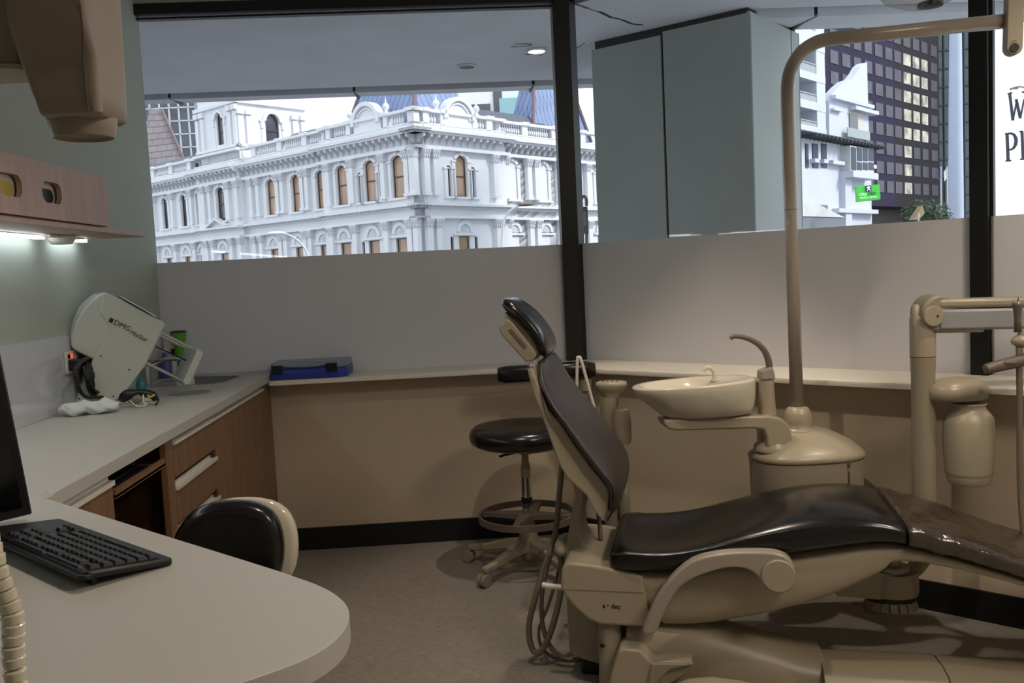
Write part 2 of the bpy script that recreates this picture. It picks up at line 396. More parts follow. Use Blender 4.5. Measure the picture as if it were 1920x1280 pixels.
for i, (za, zb, zr) in enumerate(zs):
    bm = B(); box(bm, XF-.019, XF, 3.062, 3.562, za, zb); d = c.part('drawer', bm, WOOD, bevel=.001)
    z0 = zb+.002
    bm = B(); box(bm, XF-.018, XF+.008, 3.06, 3.565, z0, z0+.012); box(bm, XF-.018, XF-.012, 3.06, 3.565, z0+.012, z0+.026+.012*(i == 0)*0); box(bm, XF-.03, XF+.002, 3.06, 3.53, z0+.012, z0+.014)
    W(bm, c.loc); obj('handle', bm, RAILM, d)['label'] = 'white rail handle'
    if i:
        bm = B(); box(bm, XF-.03, XF+.001, 3.53, 3.555, z0+.014, z0+.036); W(bm, c.loc); obj('finger_notch', bm, WOODD, d)['label'] = 'dark notch at the end of the rail'
bm = B(); box(bm, XF-.019, XF, 3.062, 3.562, .12, .278); c.part('drawer', bm, WOOD)
c = T('base_cabinet', 'wooden base cabinet with plain doors below the sink', 'cabinet', (-1.26, 4.03, 0))
bm = B(); carcass(bm, 3.566, 4.51, .80); c.part('body', bm, WOODD)
for y0, y1 in ((3.568, 4.0), (4.002, 4.44)):
    bm = B(); box(bm, XF-.019, XF, y0, y1-.002, .12, .862); d = c.part('door', bm, WOOD, bevel=.001)
    bm = B(); box(bm, XF-.018, XF+.008, y0, y1+.004, .864, .876); box(bm, XF-.018, XF-.012, y0, y1, .876, .89); W(bm, c.loc); obj('handle', bm, RAILM, d)['label'] = 'white rail handle'
bm = B(); box(bm, XF-.019, XF, 4.442, 4.63, .0, .874); c.part('filler_panel', bm, WOOD)

# ================================================================== WALL CABINET with glove-box openings, shelf and strip light
c = T('wall_cabinet', 'pinkish wood wall cabinet with rounded openings for glove boxes', 'cabinet', (-1.41, 2.9, 1.62))
bm = B(); box(bm, -1.296, -1.28, 1.2, 3.462, 1.624, 1.80)
fp = c.part('front_panel', bm, WOODP)
def hole(y0, y1, z0, z1, x0=-1.32, x1=-1.25, r=.03):
    bm = B(); pts = []
    for cy_, cz_, a0 in ((y1-r, z1-r, 0), (y0+r, z1-r, 90), (y0+r, z0+r, 180), (y1-r, z0+r, 270)):
        for k in range(6): a = radians(a0+k*18); pts.append((cy_+r*cos(a), cz_+r*sin(a)))
    prism(bm, pts, x0, x1, lambda p, q, s_: (s_, p, q)); return W(bm, c.loc)
HO = [(2.93, 3.07), (2.66, 2.80), (2.36, 2.50)]
cut(fp, [hole(a, b_, 1.675, 1.742) for a, b_ in HO])
bm = B(); box(bm, -1.549, -1.296, 1.2, 1.216, 1.624, 1.80); box(bm, -1.549, -1.296, 3.446, 3.462, 1.624, 1.80); box(bm, -1.549, -1.296, 1.2, 3.46, 1.784, 1.80); box(bm, -1.549, -1.296, 1.2, 3.46, 1.624, 1.632); box(bm, -1.549, -1.54, 1.2, 3.46, 1.624, 1.80)
c.part('body', bm, WOODP)
bm = B(); box(bm, -1.549, -1.278, 1.2, 3.85, 1.60, 1.616); box(bm, -1.549, -1.30, 1.2, 3.44, 1.616, 1.6235)
c.part('shelf', bm, WOODP, bevel=.001)
GLV = mat('glove_carton', '#c8bda6', .6); GLY = mat('yellow_gloves', '#b79b4a', .5)
for k, (a, b_) in enumerate(HO):
    g = T('glove_box', ['glove carton showing black gloves through the right-hand cabinet opening', 'glove carton showing yellowish gloves through the opening at the photo edge', 'glove carton behind the cabinet opening furthest from the window'][k], 'glove box', (-1.37, (a+b_)/2, 1.633), group='glove boxes in the wall cabinet')
    bm = B(); box(bm, -1.44, -1.305, a-.05, b_+.05, 1.6335, 1.765)
    cb = g.part('carton', bm, GLV)
    bm = B(); r = .025; pts = []
    for cy_, cz_, a0 in ((b_-.012-r, 1.728-r, 0), (a+.0+r, 1.728-r, 90), (a+r, 1.684+r*.6, 180), (b_-.012-r, 1.684+r*.6, 270)):
        for q in range(6): an = radians(a0+q*18); pts.append((cy_+r*cos(an), cz_+r*.8*sin(an)))
    prism(bm, pts, -1.303, -1.3045, lambda p, q, s_: (s_, p, q))
    g.part('gloves' if k == 1 else 'slot', bm, GLY if k == 1 else BLACK)
STRIP = mat('led_strip_diffuser', '#ffffff', .4, emit='#e6f4ff', estr=11)
c = T('strip_light', 'slim glowing strip light under the wall cabinet shelf', 'light', (-1.50, 2.6, 1.586))
bm = B(); box(bm, -1.520, -1.500, 1.4, 3.42, 1.586, 1.597); c.part('diffuser', bm, STRIP, label='glowing white diffuser')
bm = B(); box(bm, -1.520, -1.500, 3.56, 3.80, 1.586, 1.597); c.part('diffuser', bm, STRIP, label='glowing white diffuser')
bm = B(); box(bm, -1.530, -1.492, 1.4, 3.82, 1.597, 1.5995); c.part('housing', bm, RAILM)
bm = B(); lathe(bm, [(.01, -.030), (.036, -.028), (.046, -.016), (.05, -.005), (.05, 0)], (-1.47, 3.49, 1.5965), 24); box(bm, -1.475, -1.445, 3.34, 3.64, 1.59, 1.5965)
tag(obj('junction_box', bm, RAILM, smooth='auto'), 'small white domed junction fitting under the wall shelf between light strips', 'fitting')
# ================================================================== DENTAL CHAIR  (local: x along the chair, y away from camera, z up)
CO = Vector((.425, 2.82, 0)); CR = -radians(15)
ch = thing('dental_chair', 'black and cream dental chair with raised backrest and long seat', 'dental chair', CO, CR)
def cp(name, bm, m, parent=None, label=None, **k):
    p = obj(name, bm, m, parent or ch, **k)
    if label: p['label'] = label
    return p
def slab(stations, w0, w1, bulge=None, n=36, e=5, inset=None):
    """stations (u, zbottom, ztop, width factor)"""
    rings = []
    for k, st in enumerate(stations):
        u, zb, zt = st[:3]; wf = st[3] if len(st) > 3 else 1
        c = (w0+w1)/2; hw = (w1-w0)/2*wf; hz = (zt-zb)/2; zc = (zb+zt)/2; r = []
        bl = bulge(u) if bulge else 0
        for i in range(n):
            t = 2*pi*(i+.5)/n; cx_ = math.copysign(abs(cos(t))**(2/e), cos(t)); sx_ = math.copysign(abs(sin(t))**(2/4.2), sin(t))
            yy = cx_*hw; zz = sx_*hz
            if sx_ > 0: zz += bl*(1-min(1, abs(cx_))**2)*min(1, sx_*1.5)
            r.append((u, c+yy, zc+zz))
        rings.append(r)
    return rings
# --- seat cushion
def bul(u):
    pts = [(0, 0), (.1, -.030), (.22, -.038), (.36, -.018), (.5, .008), (.62, .022), (.8, .016), (.9, .004)]
    for (a, va), (b_, vb) in zip(pts, pts[1:]):
        if u <= b_: return va+(vb-va)*max(0, (u-a))/(b_-a)
    return .0
st = [(.002, .430, .462, .84), (.006, .417, .478, .90), (.02, .406, .488, .95), (.06, .403, .492, .985), (.12, .405, .489), (.2, .411, .494), (.28, .424, .507), (.36, .442, .526), (.44, .455, .549), (.52, .464, .566),
      (.6, .476, .581), (.68, .490, .592), (.76, .505, .597), (.82, .513, .594), (.87, .514, .584), (.90, .508, .574), (.915, .505, .565, .97)]
bm = B(); loft(bm, slab(st, 0, .5, bul)); cp('seat_cushion', bm, LEATH, smooth=True, sub=1, label='black vinyl seat cushion')
# piping along the seat edge
bm = B()
for yy in (.008, .492):
    bm = B(); tube(bm, [(u, yy, zt-.020) for u, zb, zt, *_ in st[2:16]], .003, 6, 3); cp('seat_piping', bm, LEATH, smooth=True)
# --- leg rest
st = [(.885, .503, .585), (.91, .506, .580), (.96, .494, .566), (1.04, .474, .541), (1.12, .450, .513), (1.2, .424, .482), (1.3, .392, .446), (1.4, .362, .412), (1.5, .336, .382), (1.6, .322, .366), (1.64, .33, .36, .94)]
bm = B(); loft(bm, slab(st[1:], .012, .488, lambda u: .006)); lr = cp('leg_rest_cushion', bm, LEATH, smooth=True, sub=1)
random.seed(3)
st2 = [(u, zb-.004, zt+.004) for u, zb, zt, *_ in st[1:]]
rg = slab([(u, a, b_) for u, a, b_ in st2], -.002, .502, lambda u: .008, n=56)
dense = []
for a, b_ in zip(rg, rg[1:]):
    for k in range(4): dense.append([tuple(p+(q-p)*k/4 for p, q in zip(A_, B_)) for A_, B_ in zip(a, b_)])
dense.append(rg[-1])
dense = [[(x, y, z+.0035*sin(x*70+y*45+3*sin(y*23))*sin(y*34+x*37+2*sin(x*29))+random.uniform(-.001, .001)) for x, y, z in r] for r in dense]
bm = B(); loft(bm, dense); slv = cp('plastic_cover', bm, SLEEVE, lr, smooth=True, label='crinkled brown-grey plastic cover over the leg rest')
# --- seat frame (cream shell below the cushion)
up = [(.10, .400), (.2, .408), (.30, .425), (.40, .447), (.50, .458), (.60, .470), (.70, .487), (.78, .502), (.86, .508), (.93, .494), (1.0, .478), (1.08, .456), (1.16, .430), (1.26, .398), (1.4, .353), (1.55, .32), (1.62, .31)]
lo = [(.10, .385), (.102, .346), (.108, .310), (.121, .273), (.147, .222), (.175, .212), (.256, .214), (.33, .223), (.41, .240), (.50, .261), (.587, .288), (.66, .314), (.726, .342), (.785, .375), (.83, .402), (.85, .418), (.865, .440), (.90, .447), (.96, .444), (1.064, .425), (1.16, .402), (1.26, .372), (1.4, .333), (1.55, .302), (1.62, .298)]
def lerp(tab, u):
    for (a, va), (b_, vb) in zip(tab, tab[1:]):
        if a <= u <= b_: return va+(vb-va)*(u-a)/(b_-a+1e-9)
    return tab[-1][1] if u > tab[-1][0] else tab[0][1]
LOU = [(.10, .33), (.108, .300), (.121, .270), (.147, .226)]+lo[5:]
rings = []
for u in [.10, .104, .11, .121, .147, .175, .22, .256, .33, .41, .5, .587, .66, .726, .785, .83, .85, .865, .9, .96, 1.02, 1.064, 1.16, 1.26, 1.4, 1.55, 1.62]:
    zt = lerp(up, u)+.004; zb = lerp(LOU, u); r = []
    n = 32; hw = .222; c_ = .25
    for i in range(n):
        t = 2*pi*(i+.5)/n; cx_ = math.copysign(abs(cos(t))**(2/7), cos(t)); sx_ = math.copysign(abs(sin(t))**(2/4.5), sin(t))
        hz = (zt-zb)/2; zz = sx_*hz; ww = hw*(1-.10*max(0, -sx_)**2)
        r.append((u, c_+cx_*ww, (zt+zb)/2+zz))
    rings.append(r)
bm = B(); loft(bm, rings); sf = cp('seat_frame', bm, CREAM, smooth=True)
# --- armrest with round pivot cap
ao = [(.111, .243), (.119, .272), (.152, .344), (.203, .417), (.272, .475), (.359, .499), (.452, .506), (.518, .504), (.556, .488), (.575, .454), (.578, .426), (.566, .398), (.545, .383), (.52, .380), (.49, .392), (.474, .415), (.45, .444), (.411, .457), (.358, .452), (.284, .426), (.229, .389), (.190, .331), (.167, .280), (.156, .252), (.135, .235)]
bm = B(); prism(bm, closed_smooth(ao, 3), -.055, -.004); ar = cp('armrest', bm, BEIGE, smooth=True, bevel=.018, seg=4, ang=40)
bm = B(); cyl(bm, (.525, -.05, .436), (.525, -.066, .436), .050, n=40); cp('pivot_cap', bm, CREAM, ar, bevel=.003)
bm = B(); cyl(bm, (.525, -.02, .436), (.525, -.058, .436), .0525, n=40); cp('pivot_ring', bm, BEIGE, ar)
bm = B(); cyl(bm, (.525, .04, .436), (.525, -.01, .436), .04, n=24); cp('pivot_shaft', bm, CREAM, ar)
# --- rear casting: upper cover + lower cover with a seam, lettering
hubU = [(-.158, .372), (-.150, .420), (-.138, .436), (-.06, .432), (.012, .420), (.080, .405), (.112, .398), (.116, .345), (-.155, .352)]
hubL = [(-.157, .350), (.116, .342), (.122, .300), (.128, .262), (.120, .238), (.10, .228), (-.034, .231), (-.072, .248), (-.118, .290), (-.145, .325)]
hub = [(-.157, .350), (-.154, .400), (-.147, .426), (-.130, .438), (-.06, .432), (.012, .420), (.080, .405), (.112, .398), (.118, .340), (.128, .265), (.120, .238), (.10, .228), (-.034, .231), (-.072, .248), (-.118, .290), (-.145, .325)]
bm = B(); prism(bm, hub, .02, .48); hl = cp('rear_cover', bm, CREAM, smooth=True, bevel=.016, seg=4, ang=30)
bm = B(); tube(bm, [(-.150, .0195, .3475), (-.08, .0195, .3462), (.0, .0195, .3447), (.112, .0195, .343)], .0009, 6, 1, False); cp('cover_seam', bm, GREYT, hl)
bm = B(); prism(bm, [(.108, .42), (.122, .42), (.16, .25), (.13, .24)], .06, .44); cp('joint_strip', bm, BLACK)
bm = textmesh('a   dec', .022, .0006, frame((-.022, .0185, .290), (1, 0, -.03), (0, 0, 1)), bold=0)
cp('logo', bm, TEXTM, hl, label='dark maker lettering on the cover')
bm = textmesh('+', .014, .0005, frame((-.0075, .0185, .294), (1, 0, 0), (0, 0, 1)))
cp('logo_mark', bm, TEXTM, hl)
bm = B(); tube(bm, [(-.15, .06, .338), (-.225, .06, .346)], .0095, 12, 1, False); cp('release_lever', bm, RAILM, label='short white lever')
# --- pedestal
bm = B(); prism(bm, [(-.158, .300), (-.156, .10), (-.148, .075), (-.10, .058), (-.045, .045), (.1, .045), (.1, .232), (-.034, .232), (-.10, .285)], .13, .40); cp('pedestal_housing', bm, CREAM2, smooth=True, bevel=.008, seg=3)
bm = B(); box(bm, -.12, .12, .15, .38, 0, .046); cp('pedestal_foot', bm, BLACK, bevel=.01)
bm = B(); lathe(bm, [(.040, .0), (.042, .03), (.040, .055), (.040, .19), (.030, .232)], (-.008, .075, 0), 28); cp('pivot_post', bm, CREAM2, smooth='auto')
bm = B(); ball(bm, (-.030, .038, .155), .009, .004, .0075, 14, 8); cp('cap_hole', bm, BLACK)
def sect(u, s, w1=.37, zoff=0):
    base = [(-.02, 0), (-.03, .05), (-.012, .075), (.03, .094), (.10, .097), (.2, .088), (.28, .060), (w1, .022), (w1, 0)]
    return [(u, w_, max(0, z*s)) for w_, z in base]
def sectl(u, h):
    base = [(.03, 0), (.03, .6), (.05, .86), (.10, 1.0), (.20, .95), (.30, .78), (.34, .50), (.34, 0)]
    return [(u, w_, z*h) for w_, z in base]
bm = B(); loft(bm, [sectl(.05, .235), sectl(.15, .232), sectl(.25, .222), sectl(.35, .203), sectl(.5, .155), sectl(.6, .124), sectl(.672, .110)]); cp('lift_arm_cover', bm, CREAM2, smooth='auto')
bm = B(); loft(bm, [sect(.66, 1.12), sect(.80, 1.12), sect(.974, 1.12), sect(1.02, 1.08)]); cp('base_cover', bm, CREAM2, smooth='auto')
bm = B(); loft(bm, [sect(1.024, 1.08), sect(1.2, .94), sect(1.45, .82), sect(1.6, .5)]); cp('base_cover', bm, CREAM2, smooth='auto')
# near linkage block and dome on the floor plate
lk = [(.005, .042), (-.006, .058), (.012, .12), (.030, .168), (.045, .176), (.10, .172), (.135, .135), (.20, .142), (.262, .140), (.24, .10), (.18, .06), (.17, .03), (.10, .02)]
bm = B(); prism(bm, lk, -.03, .10); cp('linkage_cover', bm, CREAM, smooth=True, bevel=.008, seg=3)
bm = B(); prism(bm, [(.135, .137), (.265, .142), (.19, .12), (.155, .08), (.15, .02), (.11, .02)], -.045, -.028); 
cp('linkage_side_plate', bm, CREAM2, smooth=True, bevel=.004)
rings = []
for u, h, hw in ((.15, .02, .02), (.17, .06, .04), (.20, .10, .055), (.25, .122, .065), (.32, .130, .07), (.40, .122, .07), (.47, .108, .065), (.53, .085, .05), (.56, .03, .02)):
    rings.append([(u, -.12+hw*math.copysign(abs(cos(t))**.8, cos(t)), max(.0, h*max(0, sin(t))**.5 if sin(t) > 0 else 0)) for t in [2*pi*(i+.5)/20 for i in range(20)]])
bm = B(); loft(bm, rings); cp('floor_dome_cover', bm, CREAM, smooth=True)
bm = B(); box(bm, -.05, .62, -.16, .12, 0, .018); cp('floor_plate', bm, CREAM2, bevel=.004)
# --- upright, backrest shell, cushion
pu = [(-.076, .66), (-.135, .70), (-.118, .617), (-.138, .540), (-.152, .470), (-.166, .42), (-.166, .37), (-.068, .37), (-.068, .424), (-.098, .471), (-.104, .529), (-.09, .59)]
bm = B(); prism(bm, pu, .17, .33); cp('backrest_bracket', bm, CREAM2, smooth=True, bevel=.012, seg=3)
bm = B(); ball(bm, (-.175, .25, .425), .032, .10, .03); cp('hinge_cover', bm, CREAM2, smooth=True)
sr = [(-.238, 1.070), (-.222, .988), (-.196, .912), (-.172, .837), (-.149, .761), (-.126, .715), (-.085, .676), (-.062, .655), (-.043, .611), (-.022, .580), (-.008, .577), (.003, .60), (.012, .645), (.014, .680), (-.034, .738), (-.092, .820), (-.133, .889), (-.174, .939), (-.197, 1.0), (-.213, 1.046), (-.224, 1.085)]
bm = B(); prism(bm, sr, .035, .465); cp('backrest_shell', bm, CREAM, smooth=True, bevel=.014, seg=3, ang=35)
# cushion: centre line between shell front and upholstery front
cf = [(-.214, 1.098, -.198, 1.104), (-.213, 1.048, -.186, 1.060), (-.200, 1.0, -.170, 1.010), (-.170, .938, -.138, .956), (-.132, .888, -.100, .905), (-.094, .822, -.056, .842), (-.056, .766, -.016, .786), (-.022, .722, .020, .738), (.006, .690, .040, .698), (.012, .652, .042, .654), (.006, .618, .034, .606), (-.004, .588, .014, .574)]
rings = []
NN = 40
for k, (ux, zx, uf, zf) in enumerate(cf):
    n_ = Vector((uf-ux, 0, zf-zx)); th = n_.length; n_.normalize(); c_ = Vector(((ux+uf)/2, .25, (zx+zf)/2))
    ex = {0: .55, 1: .80, 2: .9}.get(k, 1.0); ex = .93 if k == len(cf)-2 else (.8 if k == len(cf)-1 else ex)
    hw = .25*ex; r = []
    lum = [.004, .010, .014, .02, .026, .03, .03, .026, .02, .014, .008, .002][k]
    for i in range(NN):
        t = 2*pi*(i+.5)/NN; cx_ = math.copysign(abs(cos(t))**(2/4.5), cos(t)); sx_ = math.copysign(abs(sin(t))**(2/3), sin(t))
        off = sx_*th/2
        if sx_ > 0: off += lum*(1-abs(cx_)**2)*min(1, 1.4*sx_)
        r.append(c_+Vector((0, cx_*hw, 0))+n_*off)
    rings.append(r)
bm = B(); loft(bm, rings); bc = cp('backrest_cushion', bm, LEATHB, smooth=True, sub=1, label='dark brown-black vinyl backrest cushion')
bm = B()
ed = [(a[0]*.45+a[2]*.55, a[1]*.45+a[3]*.55) for a in cf]
tube(bm, [(u, .004 if 1 < i < 10 else .02, z) for i, (u, z) in enumerate(ed)][1:], .0035, 6, 3); cp('piping', bm, LEATH, bc, smooth=True); bm = B()
tube(bm, [(u, .496 if 1 < i < 10 else .48, z) for i, (u, z) in enumerate(ed)][1:], .0035, 6, 3); cp('piping', bm, LEATH, bc, smooth=True)
# --- headrest
hp = [(-.352, 1.288, -.342, 1.300), (-.338, 1.262, -.318, 1.302), (-.315, 1.242, -.288, 1.282), (-.285, 1.217, -.252, 1.252), (-.255, 1.186, -.222, 1.215), (-.232, 1.155, -.198, 1.176), (-.221, 1.128, -.184, 1.140), (-.216, 1.106, -.184, 1.112), (-.212, 1.094, -.195, 1.098)]
rings = []
for k, (ux, zx, uf, zf) in enumerate(hp):
    n_ = Vector((uf-ux, 0, zf-zx)); th = n_.length; n_.normalize(); c_ = Vector(((ux+uf)/2, .25, (zx+zf)/2))
    hw = .125*[.55, .82, .95, 1, 1, 1, .97, .88, .7][k]; r = []
    for i in range(28):
        t = 2*pi*(i+.5)/28; cx_ = math.copysign(abs(cos(t))**.5, cos(t)); sx_ = math.copysign(abs(sin(t))**.6, sin(t))
        r.append(c_+Vector((0, cx_*hw, 0))+n_*(sx_*th/2))
    rings.append(r)
bm = B(); loft(bm, rings); hd = cp('headrest', bm, LEATH, smooth=True, sub=1, label='black vinyl headrest pad')
bm = B(); prism(bm, [(-.332, 1.255), (-.322, 1.222), (-.262, 1.140), (-.232, 1.108), (-.214, 1.102), (-.222, 1.135), (-.250, 1.183), (-.290, 1.226)], .15, .35); cp('headrest_shell', bm, CREAM2, hd, smooth=True, bevel=.006)
bm = B(); prism(bm, [(-.334, 1.216), (-.350, 1.205), (-.348, 1.190), (-.337, 1.172), (-.262, 1.084), (-.238, 1.086), (-.224, 1.104), (-.232, 1.122), (-.30, 1.216), (-.322, 1.232)], .142, .355); cp('headrest_bracket', bm, CREAM2, hd, smooth=True, bevel=.004)
bm = B(); prism(bm, [(-.316, 1.193), (-.306, 1.200), (-.256, 1.138), (-.266, 1.130)], .139, .143); cp('release_plate', bm, GREYT, hd, bevel=.001)
bm = B(); prism(bm, [(-.236, 1.10), (-.205, 1.10), (-.205, 1.05), (-.232, 1.05)], .20, .30); cp('headrest_slide', bm, CHROME, hd)
bm = B(); ball(bm, (-.228, .045, 1.082), .010, .012, .010); cp('chrome_stud', bm, CHROME)
# --- assistant console post with key pad, on an arm behind the chair
AX, AY = -.045, .69
bm = B(); lathe(bm, [(.034, .30), (.034, .88)], (AX, AY, 0), 24); tube(bm, [(AX, AY, .32), (AX+.02, AY-.1, .31), (0, .46, .31)], .03, 14); co = cp('assistant_post', bm, CREAM2, smooth='auto')
bm = B(); lathe(bm, [(.026, .85), (.028, .885), (.05, .908), (.062, .925), (.060, .938), (.05, .942), (.0, .944)], (AX+.012, AY, 0), 28, 1.0, .75); cp('keypad_head', bm, CREAM, co, smooth=True)
for i in range(4):
    for j in range(2 if i in (0, 3) else 3):
        bm = B(); ball(bm, (AX-.018+.018*i, AY-.02+.018*j, .9445), .005, .0035, .0015, 10, 6); cp('key', bm, GREYT, co)
bm = B(); lathe(bm, [(.028, .70), (.034, .72), (.035, .80), (.026, .835)], (AX+.052, AY-.03, 0), 20); lathe(bm, [(.02, .30), (.022, .33), (.022, .58), (.014, .60)], (AX+.05, AY-.03, 0), 16); cp('tip_holder', bm, CREAM2, co, smooth='auto')
bm = B(); tube(bm, [(AX-.055, AY-.02, .84), (AX-.10, AY-.04, .80), (AX-.13, AY-.06, .60)], .016, 12); cp('holder_arm', bm, CREAM2, co, smooth=True)
# thin saliva ejector tube standing in the holder, bent over at the top
bm = B(); tube(bm, [(-.165, .60, .76), (-.158, .60, .90), (-.150, .60, 1.035), (-.143, .60, 1.047), (-.135, .60, 1.035), (-.11, .60, .93), (-.09, .60, .84)], .0062, 10, 5); cp('suction_tube', bm, RAILM, co, smooth=True, label='thin white bent tube')
# hoses hanging behind the backrest and looping to the floor
for pts, r in (([(-.185, .42, .84), (-.190, .40, .72), (-.200, .36, .60), (-.214, .30, .45), (-.235, .25, .38), (-.27, .22, .28), (-.305, .20, .15), (-.30, .20, .07), (-.275, .20, .05), (-.24, .2, .10), (-.205, .2, .20), (-.18, .2, .32), (-.185, .2, .40), (-.20, .2, .42)], .011),
               ([(-.115, .44, .72), (-.120, .42, .60), (-.13, .36, .44)], .0095),
               ([(-.22, .23, .40), (-.25, .22, .30), (-.262, .22, .17), (-.24, .21, .08), (-.19, .2, .035), (-.13, .2, .03)], .0085),
               ([(-.07, .30, .62), (-.055, .30, .50), (-.05, .28, .43)], .008),
               ([(-.19, .24, .36), (-.235, .23, .22), (-.275, .22, .12), (-.26, .22, .05), (-.2, .21, .022), (-.12, .2, .03)], .006)):
    bm = B(); tube(bm, pts, r, 10, 6); cp('hose', bm, TAUPE if r > .009 else GREYT, smooth=True)
# --- delivery arm mount under the leg rest
bm = B(); lathe(bm, [(.085, .240), (.088, .262), (.086, .300), (.082, .318)], (.925, .36, 0), 32, 1, .8)
prism(bm, [(.74, .245), (.925, .235), (.925, .32), (.74, .36)], .30, .42); mt = cp('arm_mount', bm, CREAM2, smooth='auto')
bm = B(); lathe(bm, [(.066, .318), (.068, .330), (.060, .340), (.03, .343)], (.915, .36, 0), 28, 1, .8); cp('mount_cap', bm, BEIGE, mt, smooth='auto')
bm = B(); cyl(bm, (.905, .36, .343), (.905, .36, .352), .026); cp('mount_bolt', bm, BLACK, mt)
bm = B(); cyl(bm, (.925, .36, .31), (.925, .36, .46), .03); cp('mount_pin', bm, CREAM2, mt)
bm = B(); lathe(bm, [(.086, .240), (.078, .205), (.05, .195)], (.92, .36, 0), 32, 1, .8); cp('mount_bellows_core', bm, BLACK, mt, smooth='auto')
for k in range(9):
    a = radians(190+k*20); bm = B(); cx_, cy_ = .92+.078*cos(a), .36+.064*sin(a)
    box(bm, -.012, .012, -.004, .004, -.022, .022, Matrix.Translation((cx_, cy_, .215)) @ Matrix.Rotation(a+pi/2, 4, 'Z') @ Matrix.Rotation(-.35, 4, 'X')); cp('mount_slat', bm, CREAM2, mt)
bm = B(); tube(bm, [(.80, .30, .22), (.86, .34, .18), (.95, .32, .19)], .006, 8, 5); cp('mount_cable', bm, GREYT, mt, smooth=True)
# ================================================================== CUSPIDOR UNIT behind the chair, with light post
Y = 3.35
u = T('dental_unit', 'cream dental unit with spittoon bowl and tall bent light pole', 'dental unit', (1.28, Y, 0))
def oval(cx_, cy_, z, rx, ry, e=2.6, n=36): return [(cx_+rx*math.copysign(abs(cos(t))**(2/e), cos(t)), cy_+ry*math.copysign(abs(sin(t))**(2/e), sin(t)), z) for t in [2*pi*i/n for i in range(n)]]
bm = B(); loft(bm, [oval(1.285, Y, .235, .185, .14), oval(1.285, Y, .25, .200, .15), oval(1.285, Y, .58, .207, .155), oval(1.285, Y, .632, .209, .157)]); cb = u.part('cabinet', bm, CREAM2, smooth='auto')
bm = B(); box(bm, 1.39, 1.392, Y-.152, Y-.145, .27, .60); u.part('door_gap', bm, GREYT, cb)
bm = B(); box(bm, 1.386, 1.396, Y-.156, Y-.146, .62, .632); u.part('latch', bm, GREYT, cb)
rings = []
for s_, z in ((.985, .634), (1.0, .636), (1.012, .648), (.985, .657), (.90, .674), (.76, .697), (.58, .718), (.42, .733), (.28, .741), (.10, .743)):
    r = oval(1.285, Y, z, .212*s_, .160*s_)
    rings.append([(x-.0*s_, y, zz) for x, y, zz in r])
bm = B(); loft(bm, rings); u.part('top_cover', bm, CREAM, smooth=True, bevel=0)
PX, PY = 1.262, Y+.0
bm = B(); lathe(bm, [(.062, .725), (.062, .740), (.054, .744), (.050, .747), (.052, .765), (.050, .80), (.040, .820), (.028, .826)], (PX-.003, PY, 0), 32); u.part('pole_socket', bm, CREAM, smooth=True)
AE = Vector((1.90, 3.02, 2.150))
bm = B()
p0 = [Vector((PX-.006, PY, .80)), Vector((PX-.012, PY, 1.5)), Vector((PX-.016, PY, 1.9)), Vector((PX-.014, PY, 2.02))]
arcp = [Vector((PX+.000, PY-.004, 2.085)), Vector((PX+.035, PY-.018, 2.140)), Vector((PX+.085, PY-.045, 2.168))]
pl_ = p0+arcp+[Vector((PX+.14, PY-.072, 2.172)), AE]
rr = [.0255]*len(pl_)
P = [p0[0], p0[1], p0[2]]+smooth_path([p0[2], p0[3]]+arcp+[Vector((PX+.14, PY-.072, 2.172))], 5)[1:]+[AE]
tube(bm, P, .0245, 20, 1, False); po = u.part('light_pole', bm, BEIGE, smooth=True)
bm = B(); lathe(bm, [(.0252, 0), (.0252, .002)], (PX-.0125, PY, 1.568), 20, cap=False); u.part('pole_joint', bm, GREYT, po)
# boom that carries the unit from the chair base
bm = B(); tube(bm, [(1.20, Y, .26), (1.16, Y-.02, .215), (.98, 3.20, .20), (.80, 3.02, .20)], .035, 14); u.part('mounting_boom', bm, CREAM2, smooth=True)
# hanging flat arm and lamp head
bm = B(); m_ = frame(AE+Vector((-.012, -.03, .02)), (1, -.25, -.02), (.17, 0, -1))
box(bm, -.026, .026, -.10, .115, -.015, .03, m_); cyl(bm, m_ @ Vector((0, .115, -.015)), m_ @ Vector((0, .115, .03)), .026, n=24); la = u.part('light_arm', bm, GREYT if False else CREAM2, smooth=True, bevel=.004)
bm = B(); cyl(bm, m_ @ Vector((-.002, .118, -.02)), m_ @ Vector((-.002, .118, .031)), .0145, n=20); u.part('arm_socket', bm, BLACK, la)
LH = Vector((1.425, 2.70, 2.215))
bm = B(); tube(bm, [AE+Vector((-.01, -.03, .16)), Vector((1.75, 2.85, 2.40)), Vector((1.52, 2.72, 2.34)), Vector((1.45, 2.70, 2.27))], .02, 14); u.part('lamp_yoke', bm, CREAM2, smooth=True)
SH = glassmat('clear_shield', (.86, .84, .82), .12)
bm = B(); lathe(bm, [(.145, .02), (.14, -.03), (.11, -.07), (.06, -.092), (.0, -.10)], LH, 36); u.part('lamp_shield', bm, SH, smooth=True, label='clear curved lamp shield')
bm = B(); lathe(bm, [(.05, .07), (.12, .06), (.15, .03), (.145, .015), (.03, .01)], LH, 36); u.part('lamp_housing', bm, CREAM2, smooth='auto')
bm = B(); lathe(bm, [(.02, -.10), (.036, -.096), (.036, -.085), (.02, -.08)], LH+Vector((.02, 0, 0)), 20); u.part('shield_knob', bm, BLACK, smooth='auto')
